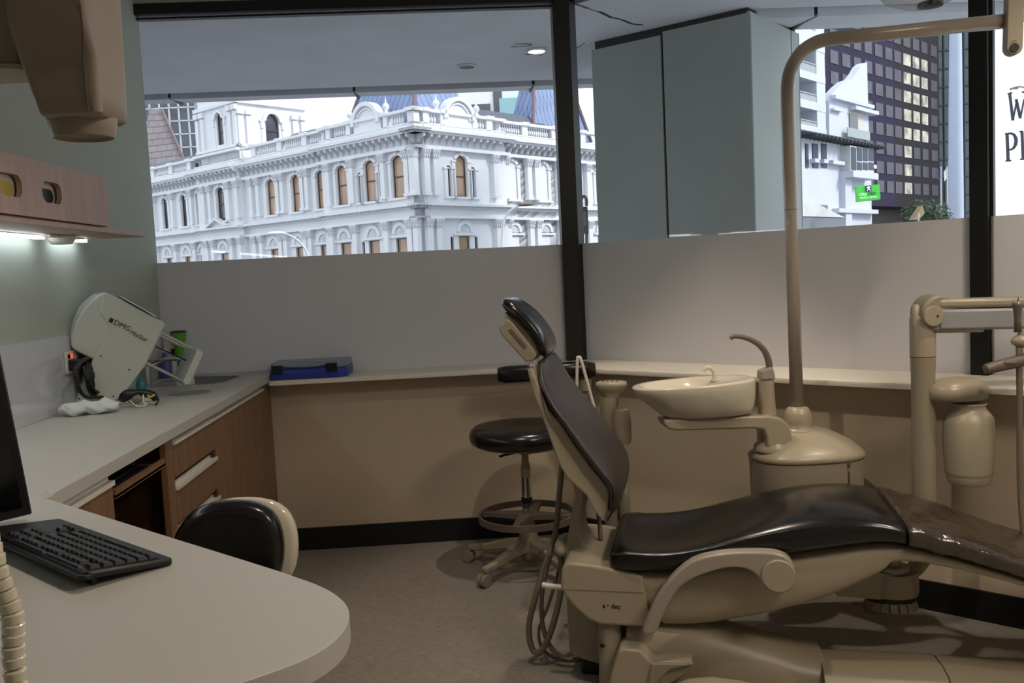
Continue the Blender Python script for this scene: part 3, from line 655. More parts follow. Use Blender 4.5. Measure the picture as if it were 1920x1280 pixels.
# swing tray arm carrying bowl
ty = Y-.03
tp = [(.724, .819), (.725, .800), (.738, .782), (.775, .775), (.90, .771), (1.06, .767), (1.095, .760), (1.106, .735), (1.106, .690), (1.20, .700), (1.200, .745), (1.190, .775), (1.165, .800), (1.12, .812), (1.03, .816), (.85, .817)]
bm = B(); prism(bm, tp, ty-.06, ty+.06); tr_ = u.part('swing_arm', bm, CREAM, smooth=True, bevel=.02, seg=4, ang=30)
bm = B(); lathe(bm, [(.075, .672), (.074, .690), (.052, .712), (.05, .74)], (1.152, ty, 0), 28); u.part('arm_collar', bm, CREAM, smooth='auto')
rings = []
def bowlr(x0, x1, z0, z1, ry, yc=ty):   # tilted oval ring between x0 (height z0) and x1 (height z1)
    n = 40; out = []
    for i in range(n):
        t = 2*pi*i/n; k = cos(t); s = sin(t); x = (x0+x1)/2+(x1-x0)/2*math.copysign(abs(k)**.85, k); out.append((x, yc+ry*math.copysign(abs(s)**.9, s), z0+(z1-z0)*(x-x0)/(x1-x0)))
    return out
rings = [bowlr(.742, 1.045, .818, .818, .075), bowlr(.722, 1.07, .830, .822, .088), bowlr(.690, 1.078, .858, .848, .104), bowlr(.655, 1.082, .888, .880, .120), bowlr(.632, 1.083, .912, .915, .130), bowlr(.622, 1.083, .930, .945, .136),
         bowlr(.624, 1.080, .936, .953, .135), bowlr(.632, 1.070, .939, .955, .130), bowlr(.650, 1.055, .937, .953, .120)]
inner = [bowlr(.672, .915, .925, .938, .095, ty), bowlr(.690, .895, .905, .912, .080), bowlr(.73, .86, .880, .885, .05)]
bm = B(); loft(bm, rings+inner); u.part('spittoon_bowl', bm, IVORY, smooth=True, label='glossy ivory oval bowl')
bm = B(); tube(bm, [(.936, ty+.01, .942), (.936, ty+.01, .966), (.930, ty+.01, .985), (.915, ty+.01, .995), (.900, ty+.01, .992), (.893, ty+.01, .984)], .0085, 12); lathe(bm, [(.017, .942), (.013, .951)], (.936, ty+.01, 0), 16); u.part('rinse_spout', bm, IVORY, smooth=True)
bm = B(); lathe(bm, [(.034, .805), (.030, .87), (.0275, .938)], (1.13, ty+.0, 0), 28); ft = u.part('tap_column', bm, CREAM, smooth='auto')
bm = B(); prism(bm, [(1.102, .942), (1.157, .942), (1.155, .960), (1.148, .985), (1.140, .988), (1.103, .974)], ty-.027, ty+.027); u.part('tap_collar', bm, BEIGE, ft, smooth=True, bevel=.01)
bm = B(); tube(bm, [(1.143, ty, .975), (1.140, ty, 1.01), (1.124, ty, 1.05), (1.092, ty, 1.082), (1.050, ty, 1.102), (1.012, ty, 1.108), (.998, ty, 1.100)], [.0125, .0125, .0115, .0105, .0095, .0085, .008], 14); u.part('tap_spout', bm, GREYT, ft, smooth=True, label='long curved taupe spout')

# ================================================================== DELIVERY COLUMN with arm
dl = T('delivery_column', 'cream column beyond the leg rest with thick horizontal instrument arm', 'instrument column', (1.63, 3.12, 0))
DX, DY = 1.630, 3.12
bm = B(); lathe(bm, [(.03, .335), (.040, .345), (.0415, .5), (.0405, .90), (.0405, .95), (.0425, 1.0), (.043, 1.018)], (DX, DY, 0), 32); dc = dl.part('column', bm, CREAM2, smooth='auto')
bm = B(); lathe(bm, [(.0435, 1.0205), (.0435, 1.15), (.040, 1.165), (.03, 1.172)], (DX, DY, 0), 32); lathe(bm, [(.014, 1.13), (.014, 1.2), (.008, 1.206)], (1.6, DY-.012, 0), 16); dl.part('column_head', bm, CREAM, smooth='auto')
ad = Vector((1, -.16, -.02)).normalized()
def A(s, h, z): q = Vector((1.668, DY-.01, 1.165))+ad*s; return (q.x-ad.y*h, q.y+ad.x*h, q.z+z)
def ab(bm, s0, s1, h0, h1, z0, z1):
    vs = box(bm, s0, s1, h0, h1, z0, z1)
    for v in vs: v.co = A(*v.co)
bm = B(); cyl(bm, (1.640, DY-.062, 1.165), (1.640, DY-.046, 1.165), .036, n=32); dl.part('elbow_disc', bm, CREAM, bevel=.003)
bm = B(); cyl(bm, (1.672, DY-.048, 1.172), (1.672, DY+.05, 1.172), .066, n=36); dl.part('elbow', bm, CREAM2, smooth=True, bevel=.01)
bm = B(); ab(bm, .0, .62, -.04, .04, .024, .058); dl.part('arm_top', bm, CREAM, smooth=True, bevel=.012, seg=3)
bm = B(); ab(bm, .0, .62, -.043, .043, -.052, .0215); dl.part('arm_panel', bm, GREYP, smooth=True, bevel=.01, label='blue-grey arm panel')
bm = B(); ab(bm, -.01, .16, -.036, .036, -.062, -.03); dl.part('arm_underside', bm, CREAM2, smooth=True, bevel=.01)
bm = B(); ball(bm, (1.652, DY-.064, 1.165), .004, .002, .004, 8, 6); dl.part('screw', bm, SCREWM)
bm = B(); tube(bm, [(DX, DY, .37), (DX-.02, DY-.05, .33), (1.52, 2.98, .30), (1.43, 2.93, .29)], .028, 14); dl.part('mounting_elbow', bm, CREAM2, smooth=True)
# water bottle bracket and bottle
bc_ = (1.748, DY-.03)
bm = B(); loft(bm, [oval(1.738, DY-.03, .865, .104, .07, 2.3), oval(1.738, DY-.03, .902, .108, .074, 2.3), oval(1.738, DY-.03, .922, .088, .062), oval(1.740, DY-.03, .938, .058, .042), oval(1.740, DY-.03, .944, .02, .015)]); dl.part('bottle_bracket', bm, CREAM, smooth=True)
wb = T('water_bottle', 'frosted white plastic bottle hanging below the bracket of the column', 'bottle', (1.780, DY-.03, .55))
PB_ = mat('frosted_bottle_plastic', '#b3a892', .35, noise=.03, nscale=3, spec=.4)
wx, wy = 1.779, DY-.03
bm = B(); lathe(bm, [(.02, .560), (.066, .561), (.073, .572), (.077, .60), (.083, .66), (.085, .72), (.083, .78), (.079, .800), (.066, .818), (.056, .830), (.056, .838), (.060, .846), (.058, .850), (.02, .850)], (wx, wy, 0), 36); wb.part('body', bm, PB_, smooth='auto')
bm = B(); lathe(bm, [(.0785, .596), (.0785, .603), (.0660, .5595)], (wx, wy, 0), 36, cap=False); wb.part('base_band', bm, mat('bottle_base_tint', '#948a72', .5), smooth='auto')
bm = B(); lathe(bm, [(.034, .850), (.034, .866)], (wx, wy, 0), 24); wb.part('neck_coupler', bm, GREYT)
# instruments on the arm
hs = T('instrument_holder', 'taupe suction handpiece and chrome-tipped syringe held at the right photo edge', 'instrument', (1.85, 2.9, 1.0))
bm = B(); tube(bm, [(1.728, 2.9, .992), (1.76, 2.9, .998), (1.84, 2.9, 1.012), (1.93, 2.9, 1.03)], [.016, .019, .021, .021], 20, 4); hs.part('handpiece', bm, GREYT, smooth=True)
bm = B(); ball(bm, (1.805, 2.883, 1.012), .025, .008, .009); hs.part('handpiece_slider', bm, TAUPE, smooth=True)
bm = B(); lathe(bm, [(.012, 1.11), (.011, 1.15), (.013, 1.18), (.018, 1.20), (.017, 1.208)], (1.840, 2.9, 0), 20); hs.part('syringe', bm, GREYT, smooth=True)
bm = B(); cyl(bm, (1.840, 2.9, 1.205), (1.843, 2.9, 1.225), .005, .002); ball(bm, (1.835, 2.89, 1.205), .005, .005, .008, 10, 8); hs.part('syringe_tip', bm, CHROME, smooth='auto')
bm = B(); ball(bm, (1.868, 2.9, 1.08), .05, .028, .024); tube(bm, [(1.85, 2.9, 1.10), (1.90, 2.9, 1.085), (2.0, 2.9, 1.07)], .02, 14); hs.part('holder', bm, CREAM, smooth=True)
bm = B(); tube(bm, [(1.845, 2.9, 1.06), (1.846, 2.9, .9), (1.848, 2.9, .6), (1.850, 2.88, .40), (1.87, 2.86, .10), (1.90, 2.85, .02), (2.0, 2.85, .01)], .0105, 10, 4); hs.part('hose', bm, TAUPE, smooth=True)
bm = B(); tube(bm, [(2.0, 2.9, 1.07), (2.06, 2.98, 1.09), (2.1, 3.04, 1.10)], .02, 12); hs.part('carrier', bm, CREAM2, smooth=True)

# ================================================================== ASSISTANT STOOL
st_ = T('assistant_stool', 'black round assistant stool with foot ring, casters and curved body bar', 'stool', (.262, 4.15, 0))
sx, sy = .262, 4.15
bm = B(); lathe(bm, [(.05, .598), (.19, .590), (.222, .592), (.240, .606), (.246, .630), (.240, .654), (.222, .672), (.18, .676), (.10, .668), (.0, .664)], (sx-.01, sy, 0), 44); st_.part('seat', bm, LEATH, smooth=True)
bm = B(); lathe(bm, [(.04, .565), (.15, .572), (.205, .584), (.206, .594), (.03, .600)], (sx-.01, sy, 0), 36); st_.part('seat_pan', bm, GREYT if False else CREAM2, smooth='auto')
bm = B(); lathe(bm, [(.028, .54), (.030, .575)], (sx, sy, 0), 20); lathe(bm, [(.020, .42), (.024, .47), (.017, .50), (.015, .56)], (sx, sy, 0), 20); st_.part('gas_spring_cover', bm, CREAM2, smooth='auto')
bm = B(); lathe(bm, [(.0235, .20), (.0235, .43)], (sx, sy, 0), 24); gs = st_.part('gas_spring', bm, CHROME, smooth='auto')
bm = B(); lathe(bm, [(.026, .31), (.026, .335)], (sx, sy, 0), 24); st_.part('clamp_collar', bm, BLACK, gs)
bm = B(); tube(bm, [(sx-.02, sy-.02, .555), (sx-.08, sy-.05, .552), (sx-.12, sy-.08, .55)], .006, 8); st_.part('height_lever', bm, BLACK)
R_ = .232
bm = B(); n = 48
loft(bm, [[(sx+rr_*cos(2*pi*i/n), sy+rr_*sin(2*pi*i/n), z) for i in range(n)] for rr_, z in ((R_-.012, .232), (R_, .232), (R_, .262), (R_-.012, .262), (R_-.012, .232))], cap=False)
fr_ = st_.part('foot_ring', bm, GREYT, smooth='auto')
for a in (250, 340, 70, 160):
    bm = B(); a = radians(a); m_ = Matrix.Translation((sx, sy, 0)) @ Matrix.Rotation(a, 4, 'Z')
    loft(bm, [[m_ @ Vector(p) for p in r] for r in ([(.02, -.035, .235), (.02, .035, .235), (.02, .035, .262), (.02, -.035, .262)], [(R_-.01, -.010, .240), (R_-.01, .010, .240), (R_-.01, .010, .256), (R_-.01, -.010, .256)])]); st_.part('ring_spoke', bm, GREYT, fr_)
bm = B(); lathe(bm, [(.035, .04), (.048, .06), (.05, .10), (.045, .15), (.034, .19), (.028, .235)], (sx, sy, 0), 28); st_.part('hub', bm, CREAM2, smooth='auto')
for k in range(5):
    a = radians(225.5-72*k); m_ = Matrix.Translation((sx, sy, 0)) @ Matrix.Rotation(a, 4, 'Z')
    bm = B(); loft(bm, [[m_ @ Vector((r, p*wd, z+q*ht)) for p, q in ((-1, -1), (1, -1), (.8, 1), (-.8, 1))] for r, wd, z, ht in ((.03, .028, .11, .028), (.12, .024, .105, .022), (.22, .020, .082, .016), (.315, .019, .072, .012))])
    lg = st_.part('leg', bm, CREAM2, bevel=.006, smooth=True)
    bm = B(); p = m_ @ Vector((.305, 0, 0)); cyl(bm, (p.x, p.y, .045), (p.x, p.y, .072), .008); d_ = (m_.to_3x3() @ Vector((0, 1, 0)))
    q = p+d_*.0+m_.to_3x3() @ Vector((.012, 0, 0))
    cyl(bm, (q.x-d_.x*.022, q.y-d_.y*.022, .029), (q.x-d_.x*.003, q.y-d_.y*.003, .029), .0285, n=24); cyl(bm, (q.x+d_.x*.022, q.y+d_.y*.022, .029), (q.x+d_.x*.003, q.y+d_.y*.003, .029), .0285, n=24); cyl(bm, (q.x-d_.x*.01, q.y-d_.y*.01, .029), (q.x+d_.x*.01, q.y+d_.y*.01, .029), .02, n=16)
    st_.part('caster', bm, CREAM2, lg, bevel=.003)
# curved body bar on its own bracket
bar = [(.190, 4.315, .895), (.26, 4.300, .897), (.34, 4.29, .900), (.44, 4.285, .902), (.52, 4.285, .901), (.597, 4.295, .898)]
rings = []
P = smooth_path(bar, 4)
for i, p in enumerate(P):
    d_ = (P[min(i+1, len(P)-1)]-P[max(i-1, 0)]).normalized(); a_ = Vector((-d_.y, d_.x, 0)).normalized(); k = 1
    e_ = min(i, len(P)-1-i); k = [.95, 1, 1][min(e_, 2)]
    rings.append(ring(p, a_, (0, 0, 1), .042*k, .041*k, 24, 3))
ends0 = ring(Vector(bar[0])-Vector((.030, -.004, 0)), (0, 1, 0), (0, 0, 1), .034, .033, 24, 3); ends1 = ring(Vector(bar[-1])+Vector((.030, .008, 0)), (0, 1, 0), (0, 0, 1), .034, .033, 24, 3)
bm = B(); loft(bm, [ends0]+rings+[ends1]); st_.part('body_bar', bm, LEATH, smooth=True)
bm = B(); tube(bm, [(.578, 4.295, .862), (.575, 4.30, .80), (.572, 4.32, .64), (.52, 4.27, .57), (.38, 4.19, .555), (.27, 4.155, .552)], [.019, .019, .018, .018, .018, .018], 14); lathe(bm, [(.030, .80), (.033, .83), (.033, .858)], (.577, 4.297, 0), 20); st_.part('bar_bracket', bm, CREAM2, smooth='auto')

# ================================================================== OPERATOR CHAIR behind the desk
oc = T('operator_chair', 'black padded stool backrest with cream shell behind the desk', 'chair', (-.70, 2.55, 0))
prof = [(-.845, .600), (-.846, .66), (-.832, .705), (-.803, .748), (-.760, .778), (-.700, .789), (-.620, .784), (-.572, .764), (-.545, .735), (-.532, .690), (-.530, .64), (-.540, .58), (-.565, .535), (-.64, .51), (-.74, .51), (-.815, .54)]
cxm, czm = -.69, .65
def ringp(k, y, dz=0, dx=0, curve=.0): return [(cxm+(x-cxm)*k+dx, y+curve*((x-cxm)/.16)**2, czm+(z-czm)*k+dz) for x, z in prof]
bm = B(); loft(bm, [ringp(.80, 2.520, curve=-.01), ringp(.93, 2.526, curve=-.012), ringp(1.0, 2.548, curve=-.014), ringp(1.0, 2.575, curve=-.014), ringp(.94, 2.59, curve=-.014)]); oc.part('backrest_pad', bm, LEATH, smooth=True, sub=1)
bm = B(); loft(bm, [ringp(.97, 2.583, .0, .012, -.014), ringp(1.03, 2.586, -.004, .022, -.014), ringp(1.03, 2.61, -.008, .030, -.014), ringp(.93, 2.645, -.01, .028, -.014), ringp(.6, 2.66, -.01, .02, -.01)]); oc.part('backrest_shell', bm, IVORY, smooth=True, sub=1)
bm = B(); tube(bm, [(-.68, 2.65, .60), (-.68, 2.68, .50), (-.68, 2.66, .40), (-.69, 2.55, .37)], .02, 12); oc.part('backrest_stem', bm, CHROME, smooth=True)
bm = B(); lathe(bm, [(.05, .44), (.18, .435), (.205, .45), (.21, .475), (.195, .50), (.1, .505), (0, .50)], (-.70, 2.36, 0), 36); oc.part('seat', bm, LEATH, smooth=True)
bm = B(); lathe(bm, [(.03, .10), (.03, .30), (.024, .30), (.024, .44)], (-.70, 2.36, 0), 20); tube(bm, [(-.69, 2.58, .37), (-.70, 2.36, .39)], .018, 10, 1, False); oc.part('column', bm, CHROME, smooth='auto')
for k in range(5):
    a = radians(18+72*k); m_ = Matrix.Translation((-.70, 2.36, 0)) @ Matrix.Rotation(a, 4, 'Z')
    bm = B(); loft(bm, [[m_ @ Vector((r, p*wd, z+q*ht)) for p, q in ((-1, -1), (1, -1), (.8, 1), (-.8, 1))] for r, wd, z, ht in ((.0, .028, .11, .028), (.12, .022, .10, .02), (.24, .018, .075, .012))]); lg = oc.part('leg', bm, CREAM2)
    p = m_ @ Vector((.235, 0, 0)); bm = B(); ball(bm, (p.x, p.y, .0305), .028, .028, .0305, 14, 8); cyl(bm, (p.x, p.y, .04), (p.x, p.y, .075), .008); oc.part('caster', bm, CREAM2, lg, smooth=True)
# ================================================================== THINGS ON THE WORKTOP
# mixing machine
md = Vector((.848, .53, 0)); mn = Vector((-.53, .848, 0)); mo = Vector((-1.40, 3.71, 0))
def MX(s, z, h=0): q = mo+md*s+mn*h; return (q.x, q.y, z)
mx = T('mixing_machine', 'grey-white tilted impression mixing machine beside the power outlet', 'dental mixer', (-1.40, 3.72, .93))
bodyp = [(-.155, .945), (-.01, .942), (.022, .960), (.110, 1.062), (.125, 1.085), (.208, 1.232), (.204, 1.250), (.176, 1.262), (.047, 1.350), (.030, 1.360), (-.008, 1.380), (-.02, 1.379), (-.035, 1.30), (.0, 1.235), (-.048, 1.155), (-.076, 1.118)]
bm = B(); prism(bm, bodyp, 0, .17, lambda p, q, s: MX(p, q, s)); bd = mx.part('housing', bm, MIXM, smooth=True, bevel=.006, seg=3, ang=35)
drum = [(-.02, 1.378), (-.046, 1.362), (-.089, 1.323), (-.126, 1.268), (-.144, 1.222), (-.147, 1.196), (-.139, 1.164), (-.074, 1.118), (-.02, 1.13), (.02, 1.20), (.03, 1.34)]
bm = B(); prism(bm, [(p.x, p.y) for p in smooth_path([(a, b_, 0) for a, b_ in drum[:8]], 3)]+drum[8:], .006, .164, lambda p, q, s: MX(p, q, s)); mx.part('drum', bm, MIXM, smooth=True, bevel=.022, seg=4, ang=28)
bm = B(); prism(bm, [(.040, 1.3555), (.050, 1.353), (.180, 1.264), (.172, 1.266)], .01, .16, lambda p, q, s: MX(p, q+.007, s-.012)); mx.part('lid_window', bm, mat('glossy_lid', '#e2eaf6', .25, coat=.6), label='glossy pale lid strip')
bm = B(); prism(bm, [(.104, 1.07), (.118, 1.066), (.215, 1.236), (.206, 1.25)], .005, .165, lambda p, q, s: MX(p, q, s)); mx.part('front_rim', bm, mat('mixer_rim', '#aeb2a6', .35), bevel=.003)
for (a, b_), nm in ((((.196, 1.202), (.338, 1.113)), 0), (((.126, 1.084), (.275, .990)), 0), (((.172, 1.152), (.335, 1.056)), 1)):
    bm = B(); h = .02 if not nm else .09; cyl(bm, MX(a[0], a[1], h), MX(b_[0], b_[1], h), .0065 if not nm else .003, n=14); mx.part('guide_rod', bm, CHROME if not nm else SCREWM, smooth='auto')
bm = B(); cyl(bm, MX(.196, 1.202, .15), MX(.338, 1.113, .15), .0065, n=14); mx.part('guide_rod', bm, CHROME, smooth='auto')
bm = B(); prism(bm, [(.335, 1.122), (.342, 1.120), (.358, 1.108), (.357, 1.098), (.296, .984), (.282, .974), (.270, .978), (.264, .990), (.300, 1.058)], .0, .17, lambda p, q, s: MX(p, q, s)); mx.part('pusher_plate', bm, MIXM, smooth=True, bevel=.005)
for p, q in ((-.046, 1.129), (.056, 1.064), (-.138, .969), (-.012, .963)):
    bm = B(); cyl(bm, MX(p, q, -.0012), MX(p, q, .003), .0035, n=12); mx.part('screw', bm, SCREWM)
tx = Vector(MX(.124, 1.178))-Vector(MX(-.008, 1.275)); nrm_up = Vector((0, 0, 1))
tf = frame(MX(.008, 1.253, -.001), md*.132+Vector((0, 0, -.080)), nrm_up)
bm = textmesh('DMG', .031, .0006, tf); mx.part('lettering', bm, TEXTM, label='dark bold maker lettering')
tf = frame(MX(.066, 1.211, -.001), md*.132+Vector((0, 0, -.085)), nrm_up)
bm = textmesh('MixStar', .0245, .0006, tf, font_shear=.2); mx.part('lettering', bm, TEXTM, label='dark slanted model lettering')
bm = B(); f_ = frame(MX(-.004, 1.263, -.001), md*.132+Vector((0, 0, -.080)), nrm_up)
sq = [(0, 0), (.015, 0), (.015, .018), (0, .018)]
prism(bm, sq, -.0006, .0006, lambda p, q, s: f_ @ Vector((p-.004, q-.001, s))); ic = mx.part('emblem', bm, TEXTM, label='small dark square emblem')
bm = B(); 
for a, b_ in (((.0, .014), (.011, .003)), ((.002, .003), (.009, .015))):
    cyl(bm, f_ @ Vector((a[0]-.003, a[1], -.0009)), f_ @ Vector((b_[0]-.003, b_[1], -.0009)), .0009, n=6)
mx.part('emblem_stroke', bm, MIXM, ic)
bm = B(); prism(bm, [(-.02, .9308), (.09, .9308), (.135, .9308), (.135, .942), (.08, .942), (-.16, .942), (-.16, .9308)], -.03, .17, lambda p, q, s: MX(p, q, s)); mx.part('base_plate', bm, MIXM, bevel=.003)
# socket
s = T('power_outlet', 'white wall outlet with glowing red switch and black plugs', 'power outlet', (-1.54, 3.66, 1.06))
bm = B(); box(bm, -1.5395, -1.530, 3.585, 3.745, 1.072, 1.158); s.part('plate', bm, RAILM, bevel=.003)
bm = B(); box(bm, -1.5305, -1.526, 3.62, 3.634, 1.132, 1.148); s.part('switch', bm, mat('red_neon', '#ff5a30', .4, emit='#ff4a20', estr=1.4), label='glowing red switch')
bm = B(); box(bm, -1.5305, -1.526, 3.598, 3.612, 1.132, 1.148); s.part('switch', bm, SCREWM)
for y in (3.615, 3.69):
    bm = B(); box(bm, -1.53, -1.485, y-.022, y+.024, 1.085, 1.128)
    tag(obj('power_plug', bm, BLACK, bevel=.006), ['black power plug in the outlet next to the red switch', 'black power plug half hidden behind the mixing machine'][y > 3.65], 'plug')
for pts, lb in (([(-1.49, 3.70, 1.118), (-1.475, 3.62, 1.125), (-1.46, 3.50, 1.105), (-1.455, 3.475, 1.08), (-1.455, 3.49, 1.03), (-1.46, 3.56, .985), (-1.45, 3.66, .968), (-1.44, 3.74, .955)], 'black power cable looping out to the left of the outlet'),
                ([(-1.48, 3.61, 1.10), (-1.465, 3.60, 1.05), (-1.46, 3.64, 1.0), (-1.46, 3.70, .98)], 'black power cable hanging straight down from the outlet')):
    bm = B(); tube(bm, pts, .0075, 10, 6); tag(obj('power_cable', bm, BLACK, smooth=True), lb, 'cable')
bm = B()
for k in range(7): tube(bm, [(-1.475, 3.63+.012*k, 1.115-.004*k), (-1.468, 3.60+.014*k, 1.06), (-1.47, 3.62+.014*k, 1.0), (-1.465, 3.66+.01*k, .975)], .0055, 8, 4)
tag(obj('cable_bundle', bm, BLACK, smooth=True), 'bundled coil of black cable tucked behind the mixing machine', 'cable')
# crumpled white towel
random.seed(5); bm = B(); rings = []
ax0 = Vector((-1.505, 3.42, .0)); axd = Vector((.78, .30, 0)).normalized(); axn = Vector((-axd.y, axd.x, 0))
for i in range(15):
    s_ = i/14*.205; e_ = min(1, .45+i*.22, .55+(14-i)*.3); r = []
    for k in range(20):
        a = 2*pi*k/20; rr = (1+.17*sin(3*a+i*.9)+.12*sin(5*a-i*1.7))*e_
        zz = .0245*rr*sin(a); r.append(ax0+axd*s_+axn*(.042*rr*cos(a)+.006*sin(i))+Vector((0, 0, max(.9302, .954+zz+.005*sin(i*1.3)))))
    rings.append(r)
loft(bm, rings); tag(obj('towel', bm, mat('white_tissue', '#d5dcda', .85, bump=.4, bscale=40), smooth=True), 'crumpled white paper towel lying in front of the mixing machine', 'towel')
bm = B(); prism(bm, [(-1.40, 3.50), (-1.33, 3.47), (-1.325, 3.53), (-1.375, 3.56)], .9305, .955, lambda p, q, s: (p, q, s+.012*sin(p*90)))
tag(obj('tissue', bm, mat('bluish_tissue', '#bccfda', .85), bevel=.004), 'small bluish tissue at the right end of the paper towel', 'tissue')
# safety glasses
sg = T('safety_glasses', 'black goggles with white and yellow straps in front of the mixing machine', 'glasses', (-1.27, 3.62, .93))
bm = B(); tube(bm, [(-1.335, 3.60, .965), (-1.31, 3.58, .980), (-1.27, 3.60, .985), (-1.23, 3.62, .97), (-1.22, 3.63, .95)], [.018, .022, .014, .016, .012], 12); sg.part('frame', bm, BLACK, smooth=True)
bm = B(); ball(bm, (-1.285, 3.585, .962), .03, .012, .02); sg.part('lens', bm, mat('smoke_lens', '#77776f', .1, spec=.9), smooth=True)
bm = B(); tube(bm, [(-1.255, 3.60, .985), (-1.25, 3.58, .950), (-1.235, 3.57, .940)], .003, 8); tube(bm, [(-1.30, 3.57, .96), (-1.27, 3.56, .938), (-1.24, 3.57, .936)], .0025, 8); sg.part('strap', bm, RAILM, smooth=True, label='white strap')
bm = B(); tube(bm, [(-1.245, 3.61, .99), (-1.235, 3.60, .965), (-1.215, 3.61, .972)], .0045, 8); sg.part('strap', bm, mat('yellow_strap', '#b9b24a', .5), smooth=True, label='yellow strap')
bm = B(); tube(bm, [(-1.225, 3.62, .97), (-1.20, 3.60, .955), (-1.205, 3.58, .935)], .004, 8); sg.part('temple', bm, BLACK, smooth=True)
# bottles behind the mixer
def bottle(prof, x, y, m, nm, lb, capm=None, capprof=None, band=None):
    t = T(nm, lb, 'bottle', (x, y, .93)); bm = B(); lathe(bm, prof, (x, y, .9302), 24); t.part('body', bm, m, smooth='auto')
    if capm: bm = B(); lathe(bm, capprof, (x, y, .9302), 20); t.part('cap', bm, capm, smooth='auto')
    if band: bm = B(); lathe(bm, band, (x, y, .9302), 24, cap=False); t.part('label_band', bm, RAILM, smooth='auto', label='white printed label')
TEAL = mat('teal_liquid', '#2f8f97', .25); GRN = mat('lime_green_plastic', '#5fae2f', .35)
bottle([(.02, 0), (.033, .004), (.035, .07), (.030, .095), (.014, .105)], -1.425, 4.70, TEAL, 'soap_bottle', 'teal bottle at the right behind the sink')
bottle([(.02, 0), (.024, .003), (.024, .15), (.028, .165), (.040, .21), (.040, .222)], -1.452, 4.735, GRN, 'squeeze_bottle', 'lime green bottle with dark cap standing tallest behind the sink', BLACK, [(.041, .222), (.041, .228), (.03, .232)])
bottle([(.02, 0), (.030, .003), (.030, .085), (.022, .10), (.012, .11), (.012, .13)], -1.505, 4.66, mat('violet_label', '#4a4f9c', .4), 'dispenser_bottle', 'blue-violet labelled bottle behind the tap', RAILM, [(.014, .13), (.014, .15)])
bottle([(.02, 0), (.028, .003), (.028, .09), (.02, .10)], -1.475, 4.56 if False else 4.695, mat('milky_bottle', '#c4c8c4', .4), 'hand_wash_bottle', 'white labelled bottle between the violet and teal bottles', None)
bottle([(.01, 0), (.020, .003), (.020, .03), (.012, .05), (.008, .055)], -1.46, 4.16, TEAL, 'spray_bottle', 'small teal bottle low beside the mixing machine', None)
bm = B(); box(bm, -1.535, -1.45, 4.745, 4.765, 1.06, 1.15)
cn = obj('notice_card', bm, RAILM); tag(cn, 'white printed card standing against the frosted window behind the bottles', 'card')
bm = B(); box(bm, -1.50, -1.455, 4.7435, 4.745, 1.075, 1.10); bmesh.ops.translate(bm, verts=bm.verts[:], vec=-cn.location); obj('print_block', bm, mat('green_print', '#22402e', .6), cn)
cn.location.z = .9302+.10; bm = B(); box(bm, -1.50, -1.47, 4.75, 4.76, .9302, 1.031); bmesh.ops.translate(bm, verts=bm.verts[:], vec=-cn.location); obj('stand', bm, RAILM, cn)
t = T('tap', 'steel lever tap beside the sink behind the mixing machine', 'tap', (-1.50, 4.33, .93))
bm = B(); cyl(bm, (-1.50, 4.36, .9302), (-1.50, 4.36, 1.02), .022, n=20); t.part('body', bm, STEEL, bevel=.003)
bm = B(); tube(bm, [(-1.50, 4.36, 1.01), (-1.42, 4.40, 1.045), (-1.36, 4.42, 1.043), (-1.345, 4.425, 1.03)], [.014, .012, .012, .012], 14); t.part('spout', bm, STEEL, smooth=True)
bm = B(); box(bm, -1.51, -1.40, 4.345, 4.375, 1.045, 1.053); cyl(bm, (-1.50, 4.36, 1.02), (-1.50, 4.36, 1.05), .018); t.part('lever', bm, STEEL, bevel=.002)
# blue plastic case on the ledge
bc2 = T('organiser_case', 'blue plastic case with clear lid and two black latches on the ledge', 'case', (-.77, 4.64, .9))
BLUE = mat('blue_plastic', '#2a3f9e', .35, emit=None); CLR = mat('cloudy_clear_plastic', '#8f99a8', .25, alpha=.8, spec=.6)
bm = B(); prism(bm, [(-.955, 4.535), (-.62, 4.535), (-.585, 4.57), (-.575, 4.74), (-.962, 4.74), (-.962, 4.545)], .9005, .950, lambda p, q, s: (p, q, s)); bc2.part('base', bm, BLUE, bevel=.004)
bm = B(); prism(bm, [(-.953, 4.537), (-.62, 4.537), (-.587, 4.572), (-.577, 4.738), (-.960, 4.738), (-.960, 4.547)], .9505, .984, lambda p, q, s: (p+(s-.95)*.1*(1 if p < -.8 else -1), q+(.004 if q < 4.6 and s > .96 else 0), s)); bc2.part('lid', bm, CLR, bevel=.004, label='cloudy clear lid')
for x in (-.925, -.655):
    bm = B(); box(bm, x-.026, x+.026, 4.525, 4.537, .932, .974); bc2.part('latch', bm, BLACK, bevel=.002, label='black latch')
bm = B(); tube(bm, [(-.89, 4.53, .975), (-.86, 4.526, .968), (-.78, 4.524, .965), (-.71, 4.526, .968), (-.685, 4.53, .975)], .006, 8); bc2.part('handle', bm, CLR, smooth=True)
bm = B(); box(bm, -.90, -.67, 4.5345, 4.5362, .953, .962); bc2.part('contents', bm, BLUE)

